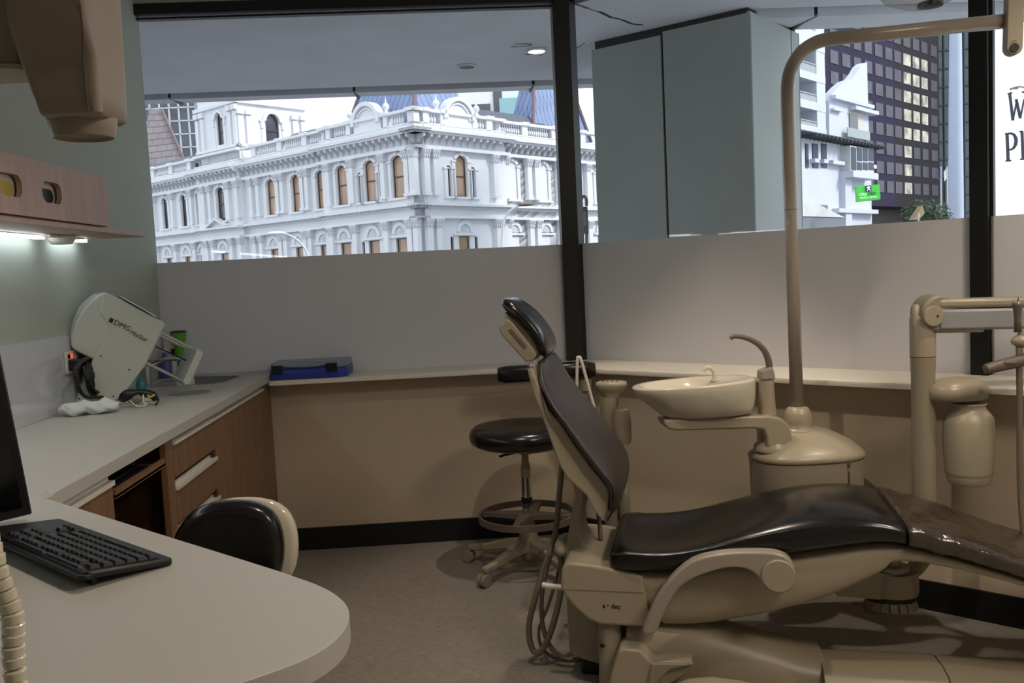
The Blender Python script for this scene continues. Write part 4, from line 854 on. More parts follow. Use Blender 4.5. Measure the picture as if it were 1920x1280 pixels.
# ================================================================== KEYBOARD, MONITOR, MOUSE
ke = Vector((-.707, .707, 0)); kf = Vector((.72, .70, 0)).normalized()
ka = Vector((-.605, 1.418, 0))
kf = (Vector((-.503, 1.521, 0))-ka).normalized(); ke = Vector((-kf.y, kf.x, 0))
KL, KW = .455, .146
def KB(l, v, h=0):   # l along the long side from the right-hand end, v from raised back edge towards the low front edge
    q = ka+ke*l+kf*v; z = .9585-(.9585-.9425)*v/KW+h; return (q.x, q.y, z)
kb = T('keyboard', 'black computer keyboard raised on its feet on the desk', 'keyboard', tuple(ka+ke*.2+kf*.07+Vector((0, 0, .93))))
bm = B(); prism(bm, [(.0, .006), (.006, 0), (KL, 0), (KL, KW), (.006, KW), (0, KW-.006)], -.012, .0, lambda p, q, s: KB(p, q, s)); kb.part('case', bm, BLACK, bevel=.004, smooth=True)
bm = B(); prism(bm, [(.004, -.010), (KL, -.010), (KL, .012), (.0, .012), (-.002, .0)], -.012, -.004, lambda p, q, s: KB(p, q, s)); kb.part('back_rim', bm, BLACK, bevel=.002)
for l in (.03, KL-.04):
    q = KB(l, .02); bm = B(); box(bm, -.012, .012, -.004, .004, 0, q[2]-.012-.9302, Matrix.Translation((q[0], q[1], .9303)) @ Matrix.Rotation(atan2(ke.y, ke.x), 4, 'Z')); kb.part('foot', bm, BLACK)
kbed = kb.o
rows = [(.014, [1]*1+[0]+[1]*4+[.5]+[1]*4+[.5]+[1]*4), (.035, [1]*13+[1.9]), (.054, [1.5]+[1]*12+[1.4]), (.073, [1.75]+[1]*11+[2.2]), (.092, [2.2]+[1]*10+[2.6]), (.111, [1.3, 1.1, 1.2, 5.8, 1.2, 1.1, 1.2, 1.9])]
U_ = .0186
for v, ks in rows:
    l = .014
    for wk in ks:
        if wk in (0, .5): l += U_*(1 if wk == 0 else .55); continue
        ww = wk*U_; bm = B()
        A_ = [KB(l+.001, v, .0005), KB(l+ww-.001, v, .0005), KB(l+ww-.001, v+.017, .0005), KB(l+.001, v+.017, .0005)]
        C_ = [KB(l+.003, v+.002, .0065), KB(l+ww-.003, v+.002, .0065), KB(l+ww-.003, v+.0145, .0058), KB(l+.003, v+.0145, .0058)]
        loft(bm, [A_, C_]); kb.part('key', bm, KEYM); l += ww
    if v < .12:
        l = .014+15.0*U_+.012
        for q in range(3):
            if v == .092 and q != 1 or v == .073: l += U_; continue
            bm = B(); loft(bm, [[KB(l+.001, v, .0005), KB(l+U_-.001, v, .0005), KB(l+U_-.001, v+.017, .0005), KB(l+.001, v+.017, .0005)], [KB(l+.003, v+.002, .0065), KB(l+U_-.003, v+.002, .0065), KB(l+U_-.003, v+.0145, .0058), KB(l+.003, v+.0145, .0058)]]); kb.part('key', bm, KEYM); l += U_
for l0, l1 in ((.03, .16), (.17, .30)):
    bm = B(); loft(bm, [[KB(l0, .002, .0002), KB(l1, .002, .0002), KB(l1, .010, .0002), KB(l0, .010, .0002)], [KB(l0+.002, .003, .004), KB(l1-.002, .003, .004), KB(l1-.002, .009, .004), KB(l0+.002, .009, .004)]]); kb.part('media_key_bar', bm, KEYM)
mo_ = T('monitor', 'black computer monitor cut off by the left photo edge behind the keyboard', 'monitor', (-1.12, 1.87, .93))
mt_ = Matrix.Translation((-.903, 1.89, .945)) @ Matrix.Rotation(radians(28), 4, 'Z') @ Matrix.Rotation(radians(-5.2), 4, 'Y')
bm = B(); box(bm, -.50, 0, -.012, .012, 0, .34, mt_); mo_.part('bezel', bm, BLACK, bevel=.003)
bm = B(); box(bm, -.44, -.06, .012, .035, .05, .28, mt_); mo_.part('back_housing', bm, BLACK, bevel=.01)
bm = B(); box(bm, -.485, -.015, -.0135, -.0121, .018, .325, mt_); mo_.part('screen', bm, mat('dark_screen', '#08080a', .15))
bm = B(); box(bm, -.27, -.23, .0, .03, -.01, .1, mt_); mo_.part('neck', bm, BLACK); bm = B(); box(bm, -.34, -.16, -.06, .08, -.0145, -.005, Matrix.Translation((-.903, 1.89, .945)) @ Matrix.Rotation(radians(28), 4, 'Z')); mo_.part('stand', bm, BLACK, bevel=.002)
bm = B(); rings = []
for z, k in ((.9303, .9), (.934, 1), (.952, .98), (.962, .75), (.965, .4)):
    rings.append([(-.800+.034*k*cos(a)*.71-.055*k*sin(a)*.70, 1.485+.034*k*cos(a)*.70+.055*k*sin(a)*.71, z) for a in [2*pi*i/24 for i in range(24)]])
loft(bm, rings); tag(obj('computer_mouse', bm, BLACK, smooth=True), 'black computer mouse at the left photo edge behind the ribbed hose', 'mouse')
# coiled white cable end on the worktop behind the keyboard
bm = B(); tube(bm, [(-.985, 2.11, .9315), (-.975, 2.125, .938), (-.965, 2.115, .9325), (-.955, 2.10, .9315), (-.965, 2.07, .9315)], .0012, 6); tag(obj('twist_tie', bm, RAILM, smooth=True), 'tiny white twist of wire on the worktop behind the keyboard', 'wire')

# ================================================================== NEAR LEFT: x-ray head and ribbed hose
xr = T('xray_head', 'beige wall-arm x-ray head with round cone hanging at top left', 'x-ray machine', (-.39, 1.0, 1.55))
def rb(x0, x1, y0, y1, z, e=6, n=32): return [((x0+x1)/2+(x1-x0)/2*math.copysign(abs(cos(t))**(2/e), cos(t)), (y0+y1)/2+(y1-y0)/2*math.copysign(abs(sin(t))**(2/e), sin(t)), z) for t in [2*pi*(i+.5)/n for i in range(n)]]
bm = B(); loft(bm, [rb(-.414, -.358, .961, 1.036, 1.575, 6), rb(-.4175, -.354, .957, 1.040, 1.5785, 8), rb(-.423, -.3535, .956, 1.043, 1.60, 9), rb(-.429, -.3530, .956, 1.044, 1.622, 9), rb(-.431, -.3530, .955, 1.044, 1.630, 9), rb(-.431, -.3525, .949, 1.044, 1.640, 9), rb(-.432, -.3520, .940, 1.044, 1.654, 9), rb(-.432, -.3515, .936, 1.044, 1.668, 9), rb(-.432, -.351, .934, 1.045, 1.72, 9), rb(-.432, -.350, .934, 1.045, 1.95, 9)])
xr.part('tube_housing', bm, XRAYM, smooth='auto')
bm = B(); prism(bm, [(-.3636, 1.577), (-.3652, 1.577), (-.3652, 1.645), (-.3575, 1.668), (-.3575, 1.95), (-.356, 1.95), (-.356, 1.668), (-.3636, 1.645)], .9, .95) ; bm.free()
bm = B(); tube(bm, [(-.3655, .9558, 1.579), (-.3655, .9550, 1.628), (-.362, .9488, 1.641), (-.3575, .9398, 1.655), (-.3565, .9340, 1.69), (-.3565, .9335, 1.94)], .0009, 6, 1, False); xr.part('housing_seam', bm, GREYT)
bm = B(); lathe(bm, [(.0335, 1.582), (.0345, 1.577), (.0318, 1.564), (.0302, 1.5585), (.0285, 1.558), (.027, 1.562), (.0, 1.566)], (-.3885, .999, 0), 40); xr.part('cone', bm, XRAYM, smooth='auto')
bm = B(); loft(bm, [rb(-.62, -.438, .985, 1.06, 1.634, 6), rb(-.62, -.434, .98, 1.06, 1.648, 6), rb(-.62, -.42, .97, 1.06, 1.672, 6), rb(-.62, -.41, .95, 1.06, 1.70, 6), rb(-.62, -.41, .945, 1.06, 1.95, 6)]); xr.part('side_housing', bm, XRAYM, smooth='auto')
bm = B(); loft(bm, [rb(-.61, -.440, .982, 1.055, 1.630, 6), rb(-.61, -.437, .980, 1.057, 1.6345, 6)]); xr.part('trim_strip', bm, CREAM2, smooth='auto')
bm = B(); tube(bm, [(-.53, 1.0, 1.9), (-.53, 1.0, 2.2), (-.8, 1.0, 2.3), (-1.55, 1.0, 2.3)], .03, 14); xr.part('wall_arm', bm, XRAYM, smooth=True)
hz = T('ribbed_hose', 'cream segmented hose hanging at the bottom left photo edge', 'hose', (-.41, .80, .9))
pth = smooth_path([(-.423, .80, 1.20), (-.4165, .80, 1.160), (-.4125, .80, 1.142), (-.4085, .80, 1.128), (-.4065, .80, 1.110), (-.4085, .80, 1.09), (-.4095, .80, 1.06), (-.409, .80, 1.0), (-.409, .80, .94), (-.411, .80, .88)], 10)
acc = 0; seg_ = .0092; last = pth[0]; anchors = [pth[0]]
for p in pth[1:]:
    if (p-anchors[-1]).length >= seg_: anchors.append(p)
for a, b_ in zip(anchors, anchors[1:]):
    d_ = (b_-a).normalized(); x_ = d_.orthogonal().normalized(); y_ = d_.cross(x_); bm = B()
    loft(bm, [ring(a+d_*t, x_, y_, r, r, 20) for t, r in ((-.0005, .0080), (.0008, .0098), (seg_*.7, .0090), (seg_*.98, .0084))]); hz.part('segment', bm, IVORY, smooth='auto')
# ================================================================== OUTSIDE: soffit, pillar
PAINTW = mat('white_painted_stucco', '#e6e6e8', .7, noise=.03, nscale=1.2)
PAINTG = mat('grey_weathered_stucco', '#c4c5c8', .75, noise=.06, nscale=2)
SOFF = mat('exterior_soffit_paint', '#bcbfc6', .8, noise=.06, nscale=2.5)
PILM = mat('pillar_cladding_paint', '#99a09c', .6, noise=.07, nscale=2.2, stretch=(1, 1, .4))
ASPH = mat('street_asphalt', '#77787a', .9, noise=.1, nscale=.6)
def hit(px, py, P, n):
    v = at(px, py, 1)-EYE; P = Vector(P); n = Vector(n); return EYE+v*((P-EYE).dot(n)/v.dot(n))
GZ = -4.5
bm = B(); box(bm, -140, 200, 9, 240, GZ-.3, GZ); g_ = obj('ground', bm, ASPH); g_['kind'] = 'structure'
bm = B(); box(bm, -12, 14, 5.0, 9, GZ-.3, GZ+.15); g_ = obj('trim_2', bm, DARKW); g_['kind'] = 'structure'
# soffit slab with recessed joint and outer beam
bm = B(); prism(bm, [(-12, 4.86), (.6, 4.86), (5.2, .26), (6.5, .26), (6.5, 5.93), (2.0, 5.93), (2.0, 7.93), (-12, 7.93)], 3.0, 3.3, lambda p, q, s: (p, q, s))
so = struct('ceiling_outside', bm, SOFF)
def ptz(bm): bmesh.ops.translate(bm, verts=bm.verts[:], vec=-so.location); return bm
bm = B(); box(bm, -12, 2.0, 7.93, 8.02, 3.02, 3.3); box(bm, 2.0, 6.5, 5.93, 5.99, 3.015, 3.3); obj('joint', ptz(bm), BLKM, so)
jx = [hit(318, 190, (0, 8.02, 0), (0, 1, 0)).x, hit(664, 172, (0, 8.02, 0), (0, 1, 0)).x, hit(1000, 158, (0, 8.02, 0), (0, 1, 0)).x]
xs = [-12]+jx+[2.6]
for a, b_ in zip(xs, xs[1:]):
    bm = B(); prism(bm, [(8.02, 2.970), (8.40, 3.008), (8.40, 3.5), (8.02, 3.5)], a+.012, b_-.012, lambda p, q, s: (s, p, q)); obj('edge_beam', ptz(bm), SOFF, so)
    bm = B(); box(bm, b_-.012, b_+.012, 8.03, 8.38, 2.985, 3.45); obj('beam_joint', ptz(bm), BLKM, so)
for a, b_ in ((1.9, 2.42), (2.445, 7)):
    bm = B(); prism(bm, [(5.99, 2.955), (6.5, 3.0), (6.5, 3.4), (5.99, 3.4)], a, b_, lambda p, q, s: (s, p, q)); obj('edge_beam', ptz(bm), SOFF, so)
bm = B(); box(bm, 2.42, 2.445, 6.0, 6.48, 2.975, 3.4); obj('beam_joint', ptz(bm), BLKM, so)
# cracks in the soffit paint
random.seed(2); bm = B()
def crack(pts, w_):
    for a, b_ in zip(pts, pts[1:]):
        a = Vector(a); b_ = Vector(b_); d_ = (b_-a).normalized(); n_ = Vector((-d_.y, d_.x, 0))*w_*random.uniform(.4, 1.2)
        loft(bm, [[a-n_, a+n_, a+n_+Vector((0, 0, .002)), a-n_+Vector((0, 0, .002))], [b_-n_, b_+n_, b_+n_+Vector((0, 0, .002)), b_-n_+Vector((0, 0, .002))]])
def sp(px, py): p = hit(px, py, (0, 0, 2.999), (0, 0, 1)); return p
crack([sp(x, y) for x, y in ((1080, 8), (1092, 12), (1102, 16), (1114, 20), (1124, 22), (1134, 27), (1146, 33), (1158, 35), (1168, 38), (1185, 45), (1205, 47))], .012)
crack([sp(x, y) for x, y in ((958, 87), (968, 88), (980, 87), (992, 86), (998, 84))], .016); crack([sp(x, y) for x, y in ((965, 83), (985, 82), (996, 83))], .012); crack([sp(x, y) for x, y in ((984, 102), (1000, 102))], .014); crack([sp(x, y) for x, y in ((1011, 104), (1017, 104))], .014)
crack([sp(x, y) for x, y in ((1079, 91), (1085, 88), (1090, 85), (1097, 80))], .012)
obj('cracks', ptz(bm), SCREWM, so)
dlm = mat('glowing_downlight', '#ffffff', .4, emit='#fffaf0', estr=9)
for px, py, lit in ((1006, 93.5, 1), (875, 123, 0)):
    p = sp(px, py); t = T('outdoor_downlight', ['unlit round downlight in the outside soffit left of the glowing one', 'glowing round downlight in the outside soffit near the corner post'][lit], 'light', (p.x, p.y, 2.99))
    bm = B(); lathe(bm, [(.062, 2.985), (.078, 2.988), (.080, 2.9985), (.06, 2.9985)], (p.x, p.y, 0), 28); t.part('rim', bm, SOFF, smooth='auto')
    bm = B(); lathe(bm, [(.0, 2.984), (.060, 2.9845)], (p.x, p.y, 0), 28, cap=False); t.part('lens', bm, dlm if lit else SCREWM, label='glowing white lens' if lit else 'dark lens')
# pillar
c1, c2 = Vector((1.038, 6.654, 0)), Vector((1.942, 5.855, 0)); e1 = (c2-c1).normalized(); e2 = Vector((-e1.y, e1.x, 0)); 
c3 = c2+e2*.86; c4 = c1+e2*.86
pl_ = T('clad_pillar', 'large grey clad pillar outside the window with vertical panel joints', 'pillar', (1.85, 6.6, GZ+.15))
bm = B(); prism(bm, [tuple((c+e)[:2]) for c, e in ((c1, (e1+e2)*.02), (c2, (-e1+e2)*.02), (c3, (-e1-e2)*.02), (c4, (e1-e2)*.02))], GZ+.15, 2.999, lambda p, q, s: (p, q, s)); pl_.part('core', bm, BLKM)
L1 = (c2-c1).length; jm = (Vector((1.454, 6.265, 0))-c1).dot(e1)
def panel(o, ea, en, s0, s1, z0, z1):
    bm = B(); vs = box(bm, s0, s1, 0, .02, z0, z1)
    for v in vs: q = Vector(o)+ea*v.co.x+en*v.co.y; v.co = (q.x, q.y, v.co.z)
    return bm
pl_.part('panel', panel(c1, e1, e2, 0, jm-.010, GZ+.2, 2.94), PILM); pl_.part('panel', panel(c1, e1, e2, jm+.010, L1, GZ+.2, 2.96), PILM)
pl_.part('panel', panel(c2, e2, -e1, .001, .70, GZ+.2, 2.97), PILM); pl_.part('panel', panel(c2, e2, -e1, .715, .86, GZ+.2, 2.97), PILM)
pl_.part('panel', panel(c4, e1, -e2, 0, L1, GZ+.2, 2.97), PILM)
# little pipe bracket just left of the pillar
t = T('wall_bracket', 'small grey junction box with pipe hook beside the outside pillar', 'bracket', tuple(hit(1091, 410, (0, 7.4, 0), (0, 1, 0))))
def hy(px, py, y=7.4): return hit(px, py, (0, y, 0), (0, 1, 0))
a, b_ = hy(1086, 388), hy(1103, 438); bm = B(); box(bm, a.x, b_.x, 7.38, 7.45, b_.z, a.z); t.part('box', bm, PILM)
a, b_ = hy(1090, 397), hy(1099, 423); bm = B(); box(bm, a.x, b_.x, 7.365, 7.379, b_.z, a.z); t.part('cover', bm, PAINTG)
bm = B(); tube(bm, [hy(1089, 386), hy(1090, 374), hy(1094, 368), hy(1099, 372), hy(1100, 386)], .012, 10); t.part('hook', bm, PILM, smooth=True)
bm = B(); tube(bm, [hy(1091, 438), hy(1091, 470), (hy(1091, 470).x, 7.4, GZ+.15)], .012, 10, 1, False); t.part('pipe', bm, PILM)
bm = B(); tube(bm, [hy(1100, 438), hy(1100, 470), (hy(1100, 470).x, 7.4, GZ+.15)], .012, 10, 1, False); t.part('pipe', bm, PILM)

# ================================================================== OUTSIDE: the white classical building on the corner
C0 = at(782, 300, 50); C0.z = 0
dL = Vector((-S2, S2, 0)); dR = Vector((S2, S2, 0)); nL = Vector((-S2, -S2, 0)); nR = Vector((S2, -S2, 0))
BW = mat('white_facade_paint', '#dddfe3', .75, noise=.03, nscale=.8); BWD = mat('facade_ornament_paint', '#cfd1d6', .8)
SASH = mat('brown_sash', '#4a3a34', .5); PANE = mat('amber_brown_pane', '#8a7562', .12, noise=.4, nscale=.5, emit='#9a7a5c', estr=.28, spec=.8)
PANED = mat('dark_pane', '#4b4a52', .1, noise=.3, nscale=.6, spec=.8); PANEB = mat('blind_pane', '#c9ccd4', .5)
SLATE = brickmat('blue_slate', '#8496ba', '#55638a', 1.6, .9, .5, .035); SLATEG = brickmat('grey_slate', '#5c6373', '#3f4553', 1.0, .9, .3, .02)
REDR = mat('red_ridge', '#77636b', .7)
hb = T('heritage_building', 'white ornate classical corner building with pilasters and balustrades across the street', 'building', (C0.x, C0.y, GZ))
def FL(t, o, z): q = C0+dL*t+nL*o; return Vector((q.x, q.y, z))
def FR(t, o, z): q = C0+dR*t+nR*o; return Vector((q.x, q.y, z))
def fb(bm, F, t0, t1, o0, o1, z0, z1):
    vs = box(bm, t0, t1, o0, o1, z0, z1)
    for v in vs: v.co = F(*v.co)
def arch_pts(t0, t1, zs, rise, n=10):
    w_ = (t1-t0)/2; r = (w_*w_+rise*rise)/(2*rise); cz = zs+rise-r; a0 = math.asin(min(1, w_/r))
    if rise >= w_: a0 = pi/2; 
    return [((t0+t1)/2+r*sin(a), cz+r*cos(a)) for a in [-a0+2*a0*i/n for i in range(n+1)]]
def wall_strip(bm, F, t0, t1, z0, z1, openings, o0=-.35, o1=0):
    """openings: (ta, tb, sill, spring, rise)"""
    cur = t0
    for ta, tb, zs, zp, rise in sorted(openings):
        fb(bm, F, cur, ta, o0, o1, z0, z1); fb(bm, F, ta, tb, o0, o1, z0, zs)
        if rise > .01:
            ap = arch_pts(ta, tb, zp, rise); poly = [(ta, z1)]+ap+[(tb, z1)]
            for (p, q), (p2, q2) in zip(ap, ap[1:]):
                prism(bm, [(p, q), (p2, q2), (p2, z1), (p, z1)], o0, o1, lambda a, b_, s: F(a, s, b_))
        else: fb(bm, F, ta, tb, o0, o1, zp, z1)
        cur = tb
    fb(bm, F, cur, t1, o0, o1, z0, z1)
def win(F, ta, tb, zs, zp, rise, off, pane, mid=.5):
    bm = B(); o = off-.20; f = .05
    fb(bm, F, ta, ta+f, o, o+.08, zs, zp); fb(bm, F, tb-f, tb, o, o+.08, zs, zp); fb(bm, F, ta, tb, o, o+.09, zs, zs+.07)
    top = zp+rise; zm = zs+(top-zs)*mid; fb(bm, F, ta, tb, o, o+.09, zm-.035, zm+.035)
    if rise > .01:
        ap = arch_pts(ta, tb, zp, rise)
        for (p, q), (p2, q2) in zip(ap, ap[1:]): prism(bm, [(p, q), (p2, q2), (p2, q2-f), (p, q-f)], o, o+.08, lambda a, b_, s: F(a, s, b_))
    else: fb(bm, F, ta, tb, o, o+.08, top-f, top)
    w_ = hb.part('window', bm, SASH)
    bm = B(); pts = [(ta, zs)]+(arch_pts(ta, tb, zp, rise) if rise > .01 else [(ta, top), (tb, top)])+[(tb, zs)]
    prism(bm, pts, o-.03, o+.02, lambda a, b_, s: F(a, s, b_)); hb.part('pane', bm, pane, w_)
orn = B(); stk = B()   # hood moulds, sills and stacks of thin bands
def surround(F, ta, tb, zs, zp, rise, off, hood=True):
    bm = orn; r = .13
    if rise > .01:
        ap = arch_pts(ta, tb, zp, rise); c_ = ((ta+tb)/2, zp)
        ao_ = [((p-c_[0])*1.32+c_[0], (q-c_[1])*1.0+c_[1]+.16) for p, q in ap]
        for i in range(len(ap)-1): prism(bm, [ap[i], ap[i+1], ao_[i+1], ao_[i]], off, off+.10, lambda a, b_, s: F(a, s, b_))
        fb(bm, F, c_[0]-.09, c_[0]+.09, off, off+.17, zp+rise-.02, zp+rise+.36)
    for a, b_ in ((ta-.30, ta-.04), (tb+.04, tb+.30)):
        fb(bm, F, a, b_, off, off+.07, zs, zp-.12); fb(bm, F, a-.06, b_+.04, off, off+.12, zp-.14, zp-.04)
    fb(bm, F, ta-.35, tb+.35, off, off+.16, zs-.12, zs)
cor_list = []
def pilaster(F, t, off, z0, z1, w_=.40, prot=.28):
    bm = B(); fb(bm, F, t-w_/2, t+w_/2, off, off+prot, z0+.16, z1-.50); fb(bm, F, t-w_/2-.05, t+w_/2+.05, off, off+prot+.05, z0, z0+.18)
    p = hb.part('pilaster', bm, BW)
    bm = B()
    fb(bm, F, t-w_/2-.03, t+w_/2+.03, off, off+prot+.03, z1-.50, z1-.46)
    for k in range(3):
        for j in range(2): fb(bm, F, t-w_/2-.04+j*.03+k*.17, t-w_/2+.05-j*.0+k*.17, off, off+prot+.07+.06*j, z1-.44+.20*j, z1-.30+.20*j)
    loft(bm, [[F(t-w_/2, off, z1-.46), F(t+w_/2, off, z1-.46), F(t+w_/2, off+prot, z1-.46), F(t-w_/2, off+prot, z1-.46)], [F(t-w_/2-.10, off, z1-.07), F(t+w_/2+.10, off, z1-.07), F(t+w_/2+.10, off+prot+.1, z1-.07), F(t-w_/2-.10, off+prot+.1, z1-.07)]])
    fb(bm, F, t-w_/2-.12, t+w_/2+.12, off, off+prot+.12, z1-.07, z1)
    hb.part('capital', bm, BWD, p)
# ---- window tables (t centre, half width, offset of that bay)
LW = [(1.25, .50, .35), (3.65, .50, .35), (6.28, .50, .35), (8.80, .46, 0), (11.38, .48, 0), (14.18, .48, 0), (19.80, .50, .35), (23.25, .38, 0), (25.5, .38, 0), (28.3, .38, 0), (31.0, .38, 0), (33.7, .38, 0)]
RW = [(3.05, .46, .35), (7.78, .45, 0), (10.85, .40, 0), (13.9, .40, 0), (16.9, .4, 0)]
SEG = {'L': [(0, 8.2, .35), (8.2, 17.2, 0), (17.2, 22.9, .35), (22.9, 52, 0)], 'R': [(0, 6.9, .35), (6.9, 30, 0)]}
for key, F, WL in (('L', FL, LW), ('R', FR, RW)):
    for t0, t1, off in SEG[key]:
        e0 = t0-(off if t0 == 0 else 0)
        ws = [(t-h, t+h) for t, h, o_ in WL if t0 <= t < t1]; sw = []
        for t, h, o_ in WL:
            if (key == 'L' and t == 3.65) or (key == 'R' and t == 3.05): sw += [(t-1.12, t-.86), (t+.86, t+1.12)] if t0 <= t < t1 else []
        up_ = [(a, b_, 5.62, 7.72, .24) for a, b_ in ws]+[(a, b_, 5.62, 7.36, 0) for a, b_ in sw]
        bm = B(); wall_strip(bm, F, e0, t1, 5.1, 8.35, up_, off-.4, off)
        gf = [(a, b_, .3, 3.38, 0) for a, b_ in ws]+[(a, b_, .3, 3.34, 0) for a, b_ in sw]
        wall_strip(bm, F, e0, t1, GZ, 5.1, gf, off-.4, off)
        fb(bm, F, e0, t1, off-.5, off, 8.3, 9.0); fb(bm, F, e0, t1, off-.5, off+.02, 9.0, 9.62)
        hb.part('wall', bm, BW if not (key == 'L' and t0 > 8) else BW)
        for a, b_ in ws:
            ix = a; tc = (a+b_)/2
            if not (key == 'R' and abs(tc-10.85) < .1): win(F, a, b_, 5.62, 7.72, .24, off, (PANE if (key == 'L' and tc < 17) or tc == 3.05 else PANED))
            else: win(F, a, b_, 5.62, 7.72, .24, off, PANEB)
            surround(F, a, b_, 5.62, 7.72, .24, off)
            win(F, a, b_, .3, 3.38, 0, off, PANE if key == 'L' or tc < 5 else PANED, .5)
            fb(orn, F, a-.45, b_+.45, off, off+.14, 3.42, 3.54)
            # shell fanlight above the ground floor window
            n_ = 9; c_ = (tc, 3.62); R1, R2 = .44, .66
            ring_in = [(c_[0]+R1*cos(pi*i/n_), c_[1]+R1*sin(pi*i/n_)) for i in range(n_+1)]; ring_out = [(c_[0]+R2*cos(pi*i/n_), c_[1]+R2*sin(pi*i/n_)) for i in range(n_+1)]
            for i in range(n_):
                prism(orn, [ring_in[i], ring_in[i+1], ring_out[i+1], ring_out[i]], off, off+.12, lambda p, q, s: F(p, s, q))
                m1 = (c_[0]+.40*cos(pi*(i+.25)/n_), c_[1]+.40*sin(pi*(i+.25)/n_)); m2 = (c_[0]+.40*cos(pi*(i+.8)/n_), c_[1]+.40*sin(pi*(i+.8)/n_))
                prism(orn, [c_, m1, m2], off, off+.06, lambda p, q, s: F(p, s, q))
        for a, b_ in sw: win(F, a, b_, 5.62, 7.36, 0, off, PANED); win(F, a, b_, .3, 3.34, 0, off, PANED); surround(F, a+.02, b_-.02, 5.62, 7.3, 0, off)
        # bands
        for z0, z1, pr in ((4.36, 4.50, .34), (4.92, 5.02, .18), (5.06, 5.20, .46), (8.16, 8.34, .34), (8.94, 9.06, .62), (9.06, 9.22, .76), (9.55, 9.62, .06), (10.20, 10.36, .16)):
            fb(stk, F, e0-(pr if t0 == 0 else 0), t1+pr*.5, off-.5 if z0 < 9.3 else off-.35, off+pr, z0, z1)
hb.part('cornice', stk, BW); hb.part('window_surround', orn, BW)
# modillions and dentils, one mesh each (surface pattern of the cornice)
bm = B()
for F, t1, key in ((FL, 38, 'L'), (FR, 22, 'R')):
    t = -.2
    while t < t1:
        off = [o_ for a, b_, o_ in SEG[key] if a-.5 <= t < b_][-1] if t < 38 else 0
        prism(bm, [(off, 8.94), (off+.58, 8.94), (off+.54, 8.78), (off+.24, 8.68), (off+.10, 8.48), (off, 8.46)], t-.085, t+.085, lambda p, q, s: F(s, p, q)); t += .56
hb.part('modillions', bm, BWD)
bm = B()
for F, t1, key in ((FL, 38, 'L'), (FR, 22, 'R')):
    t = -.5
    while t < t1:
        off = [o_ for a, b_, o_ in SEG[key] if a-.6 <= t < b_][-1]
        fb(bm, F, t, t+.11, off, off+.38, 4.99, 5.07); t += .24
hb.part('dentils', bm, BWD)
for t in (-.20, .30, 2.30, 5.10, 7.35, 7.95, 10.0, 10.5, 12.65, 13.2, 15.45, 16.25, 17.45, 18.55, 20.95, 21.75, 22.6, 24.1, 26.9, 29.75, 32.4):
    off = [o_ for a, b_, o_ in SEG['L'] if a-.5 <= t < b_][-1]
    pilaster(FL, t, off, 5.62, 8.16, .5 if t in (-.2,) else .34); pilaster(FL, t, off, -1, 4.36)
for t in (.15, .85, 5.75, 6.45, 7.10, 9.25, 9.95, 12.3, 15.4):
    off = [o_ for a, b_, o_ in SEG['R'] if a-.5 <= t < b_][-1]
    pilaster(FR, t, off, 5.62, 8.16); pilaster(FR, t, off, -1, 4.36)
# parapet: piers, balusters, arched pediments, urns
def baluster(F, t, off):
    q = F(t, off-.14, 0); bm = B(); lathe(bm, [(.07, 9.62), (.05, 9.68), (.09, 9.82), (.08, 9.92), (.045, 10.04), (.045, 10.10), (.07, 10.14), (.07, 10.20)], (q.x, q.y, 0), 8); return bm
PIER = {'L': [(-.1, .55), (2.05, .35), (5.35, .35), (7.3, .4), (8.25, .35), (10.2, .5), (12.9, .5), (15.9, .5), (24.3, .5), (27.0, .5), (29.8, .5), (32.5, .5)], 'R': [(.45, .4), (1.75, .35), (4.35, .35), (5.6, .5), (6.7, .4), (9.2, .5), (12.1, .5), (15.2, .5)]}
BAL = {'L': [(.75, 1.75), (5.75, 6.9), (8.6, 9.8), (10.65, 12.5), (13.35, 15.5), (24.7, 26.6), (27.4, 29.4), (30.2, 32)], 'R': [(.85, 1.45), (4.75, 5.25), (7.1, 8.8), (9.65, 11.7), (12.5, 14.8)]}
nb = 0
for key, F in (('L', FL), ('R', FR)):
    for t, w_ in PIER[key]:
        off = [o_ for a, b_, o_ in SEG[key] if a-.6 <= t < b_][-1]
        bm = B(); fb(bm, F, t-w_/2, t+w_/2, off-.35, off+.06, 9.22, 10.22); fb(bm, F, t-w_/2-.06, t+w_/2+.06, off-.4, off+.2, 10.22, 10.42); hb.part('parapet_pier', bm, BW)
    for a, b_ in BAL[key]:
        off = [o_ for a2, b2, o_ in SEG[key] if a2-.6 <= a < b2][-1]
        t = a
        while t < b_:
            if nb < 99: hb.part('baluster', baluster(F, t, off), BW, smooth=True); nb += 1
            t += .21
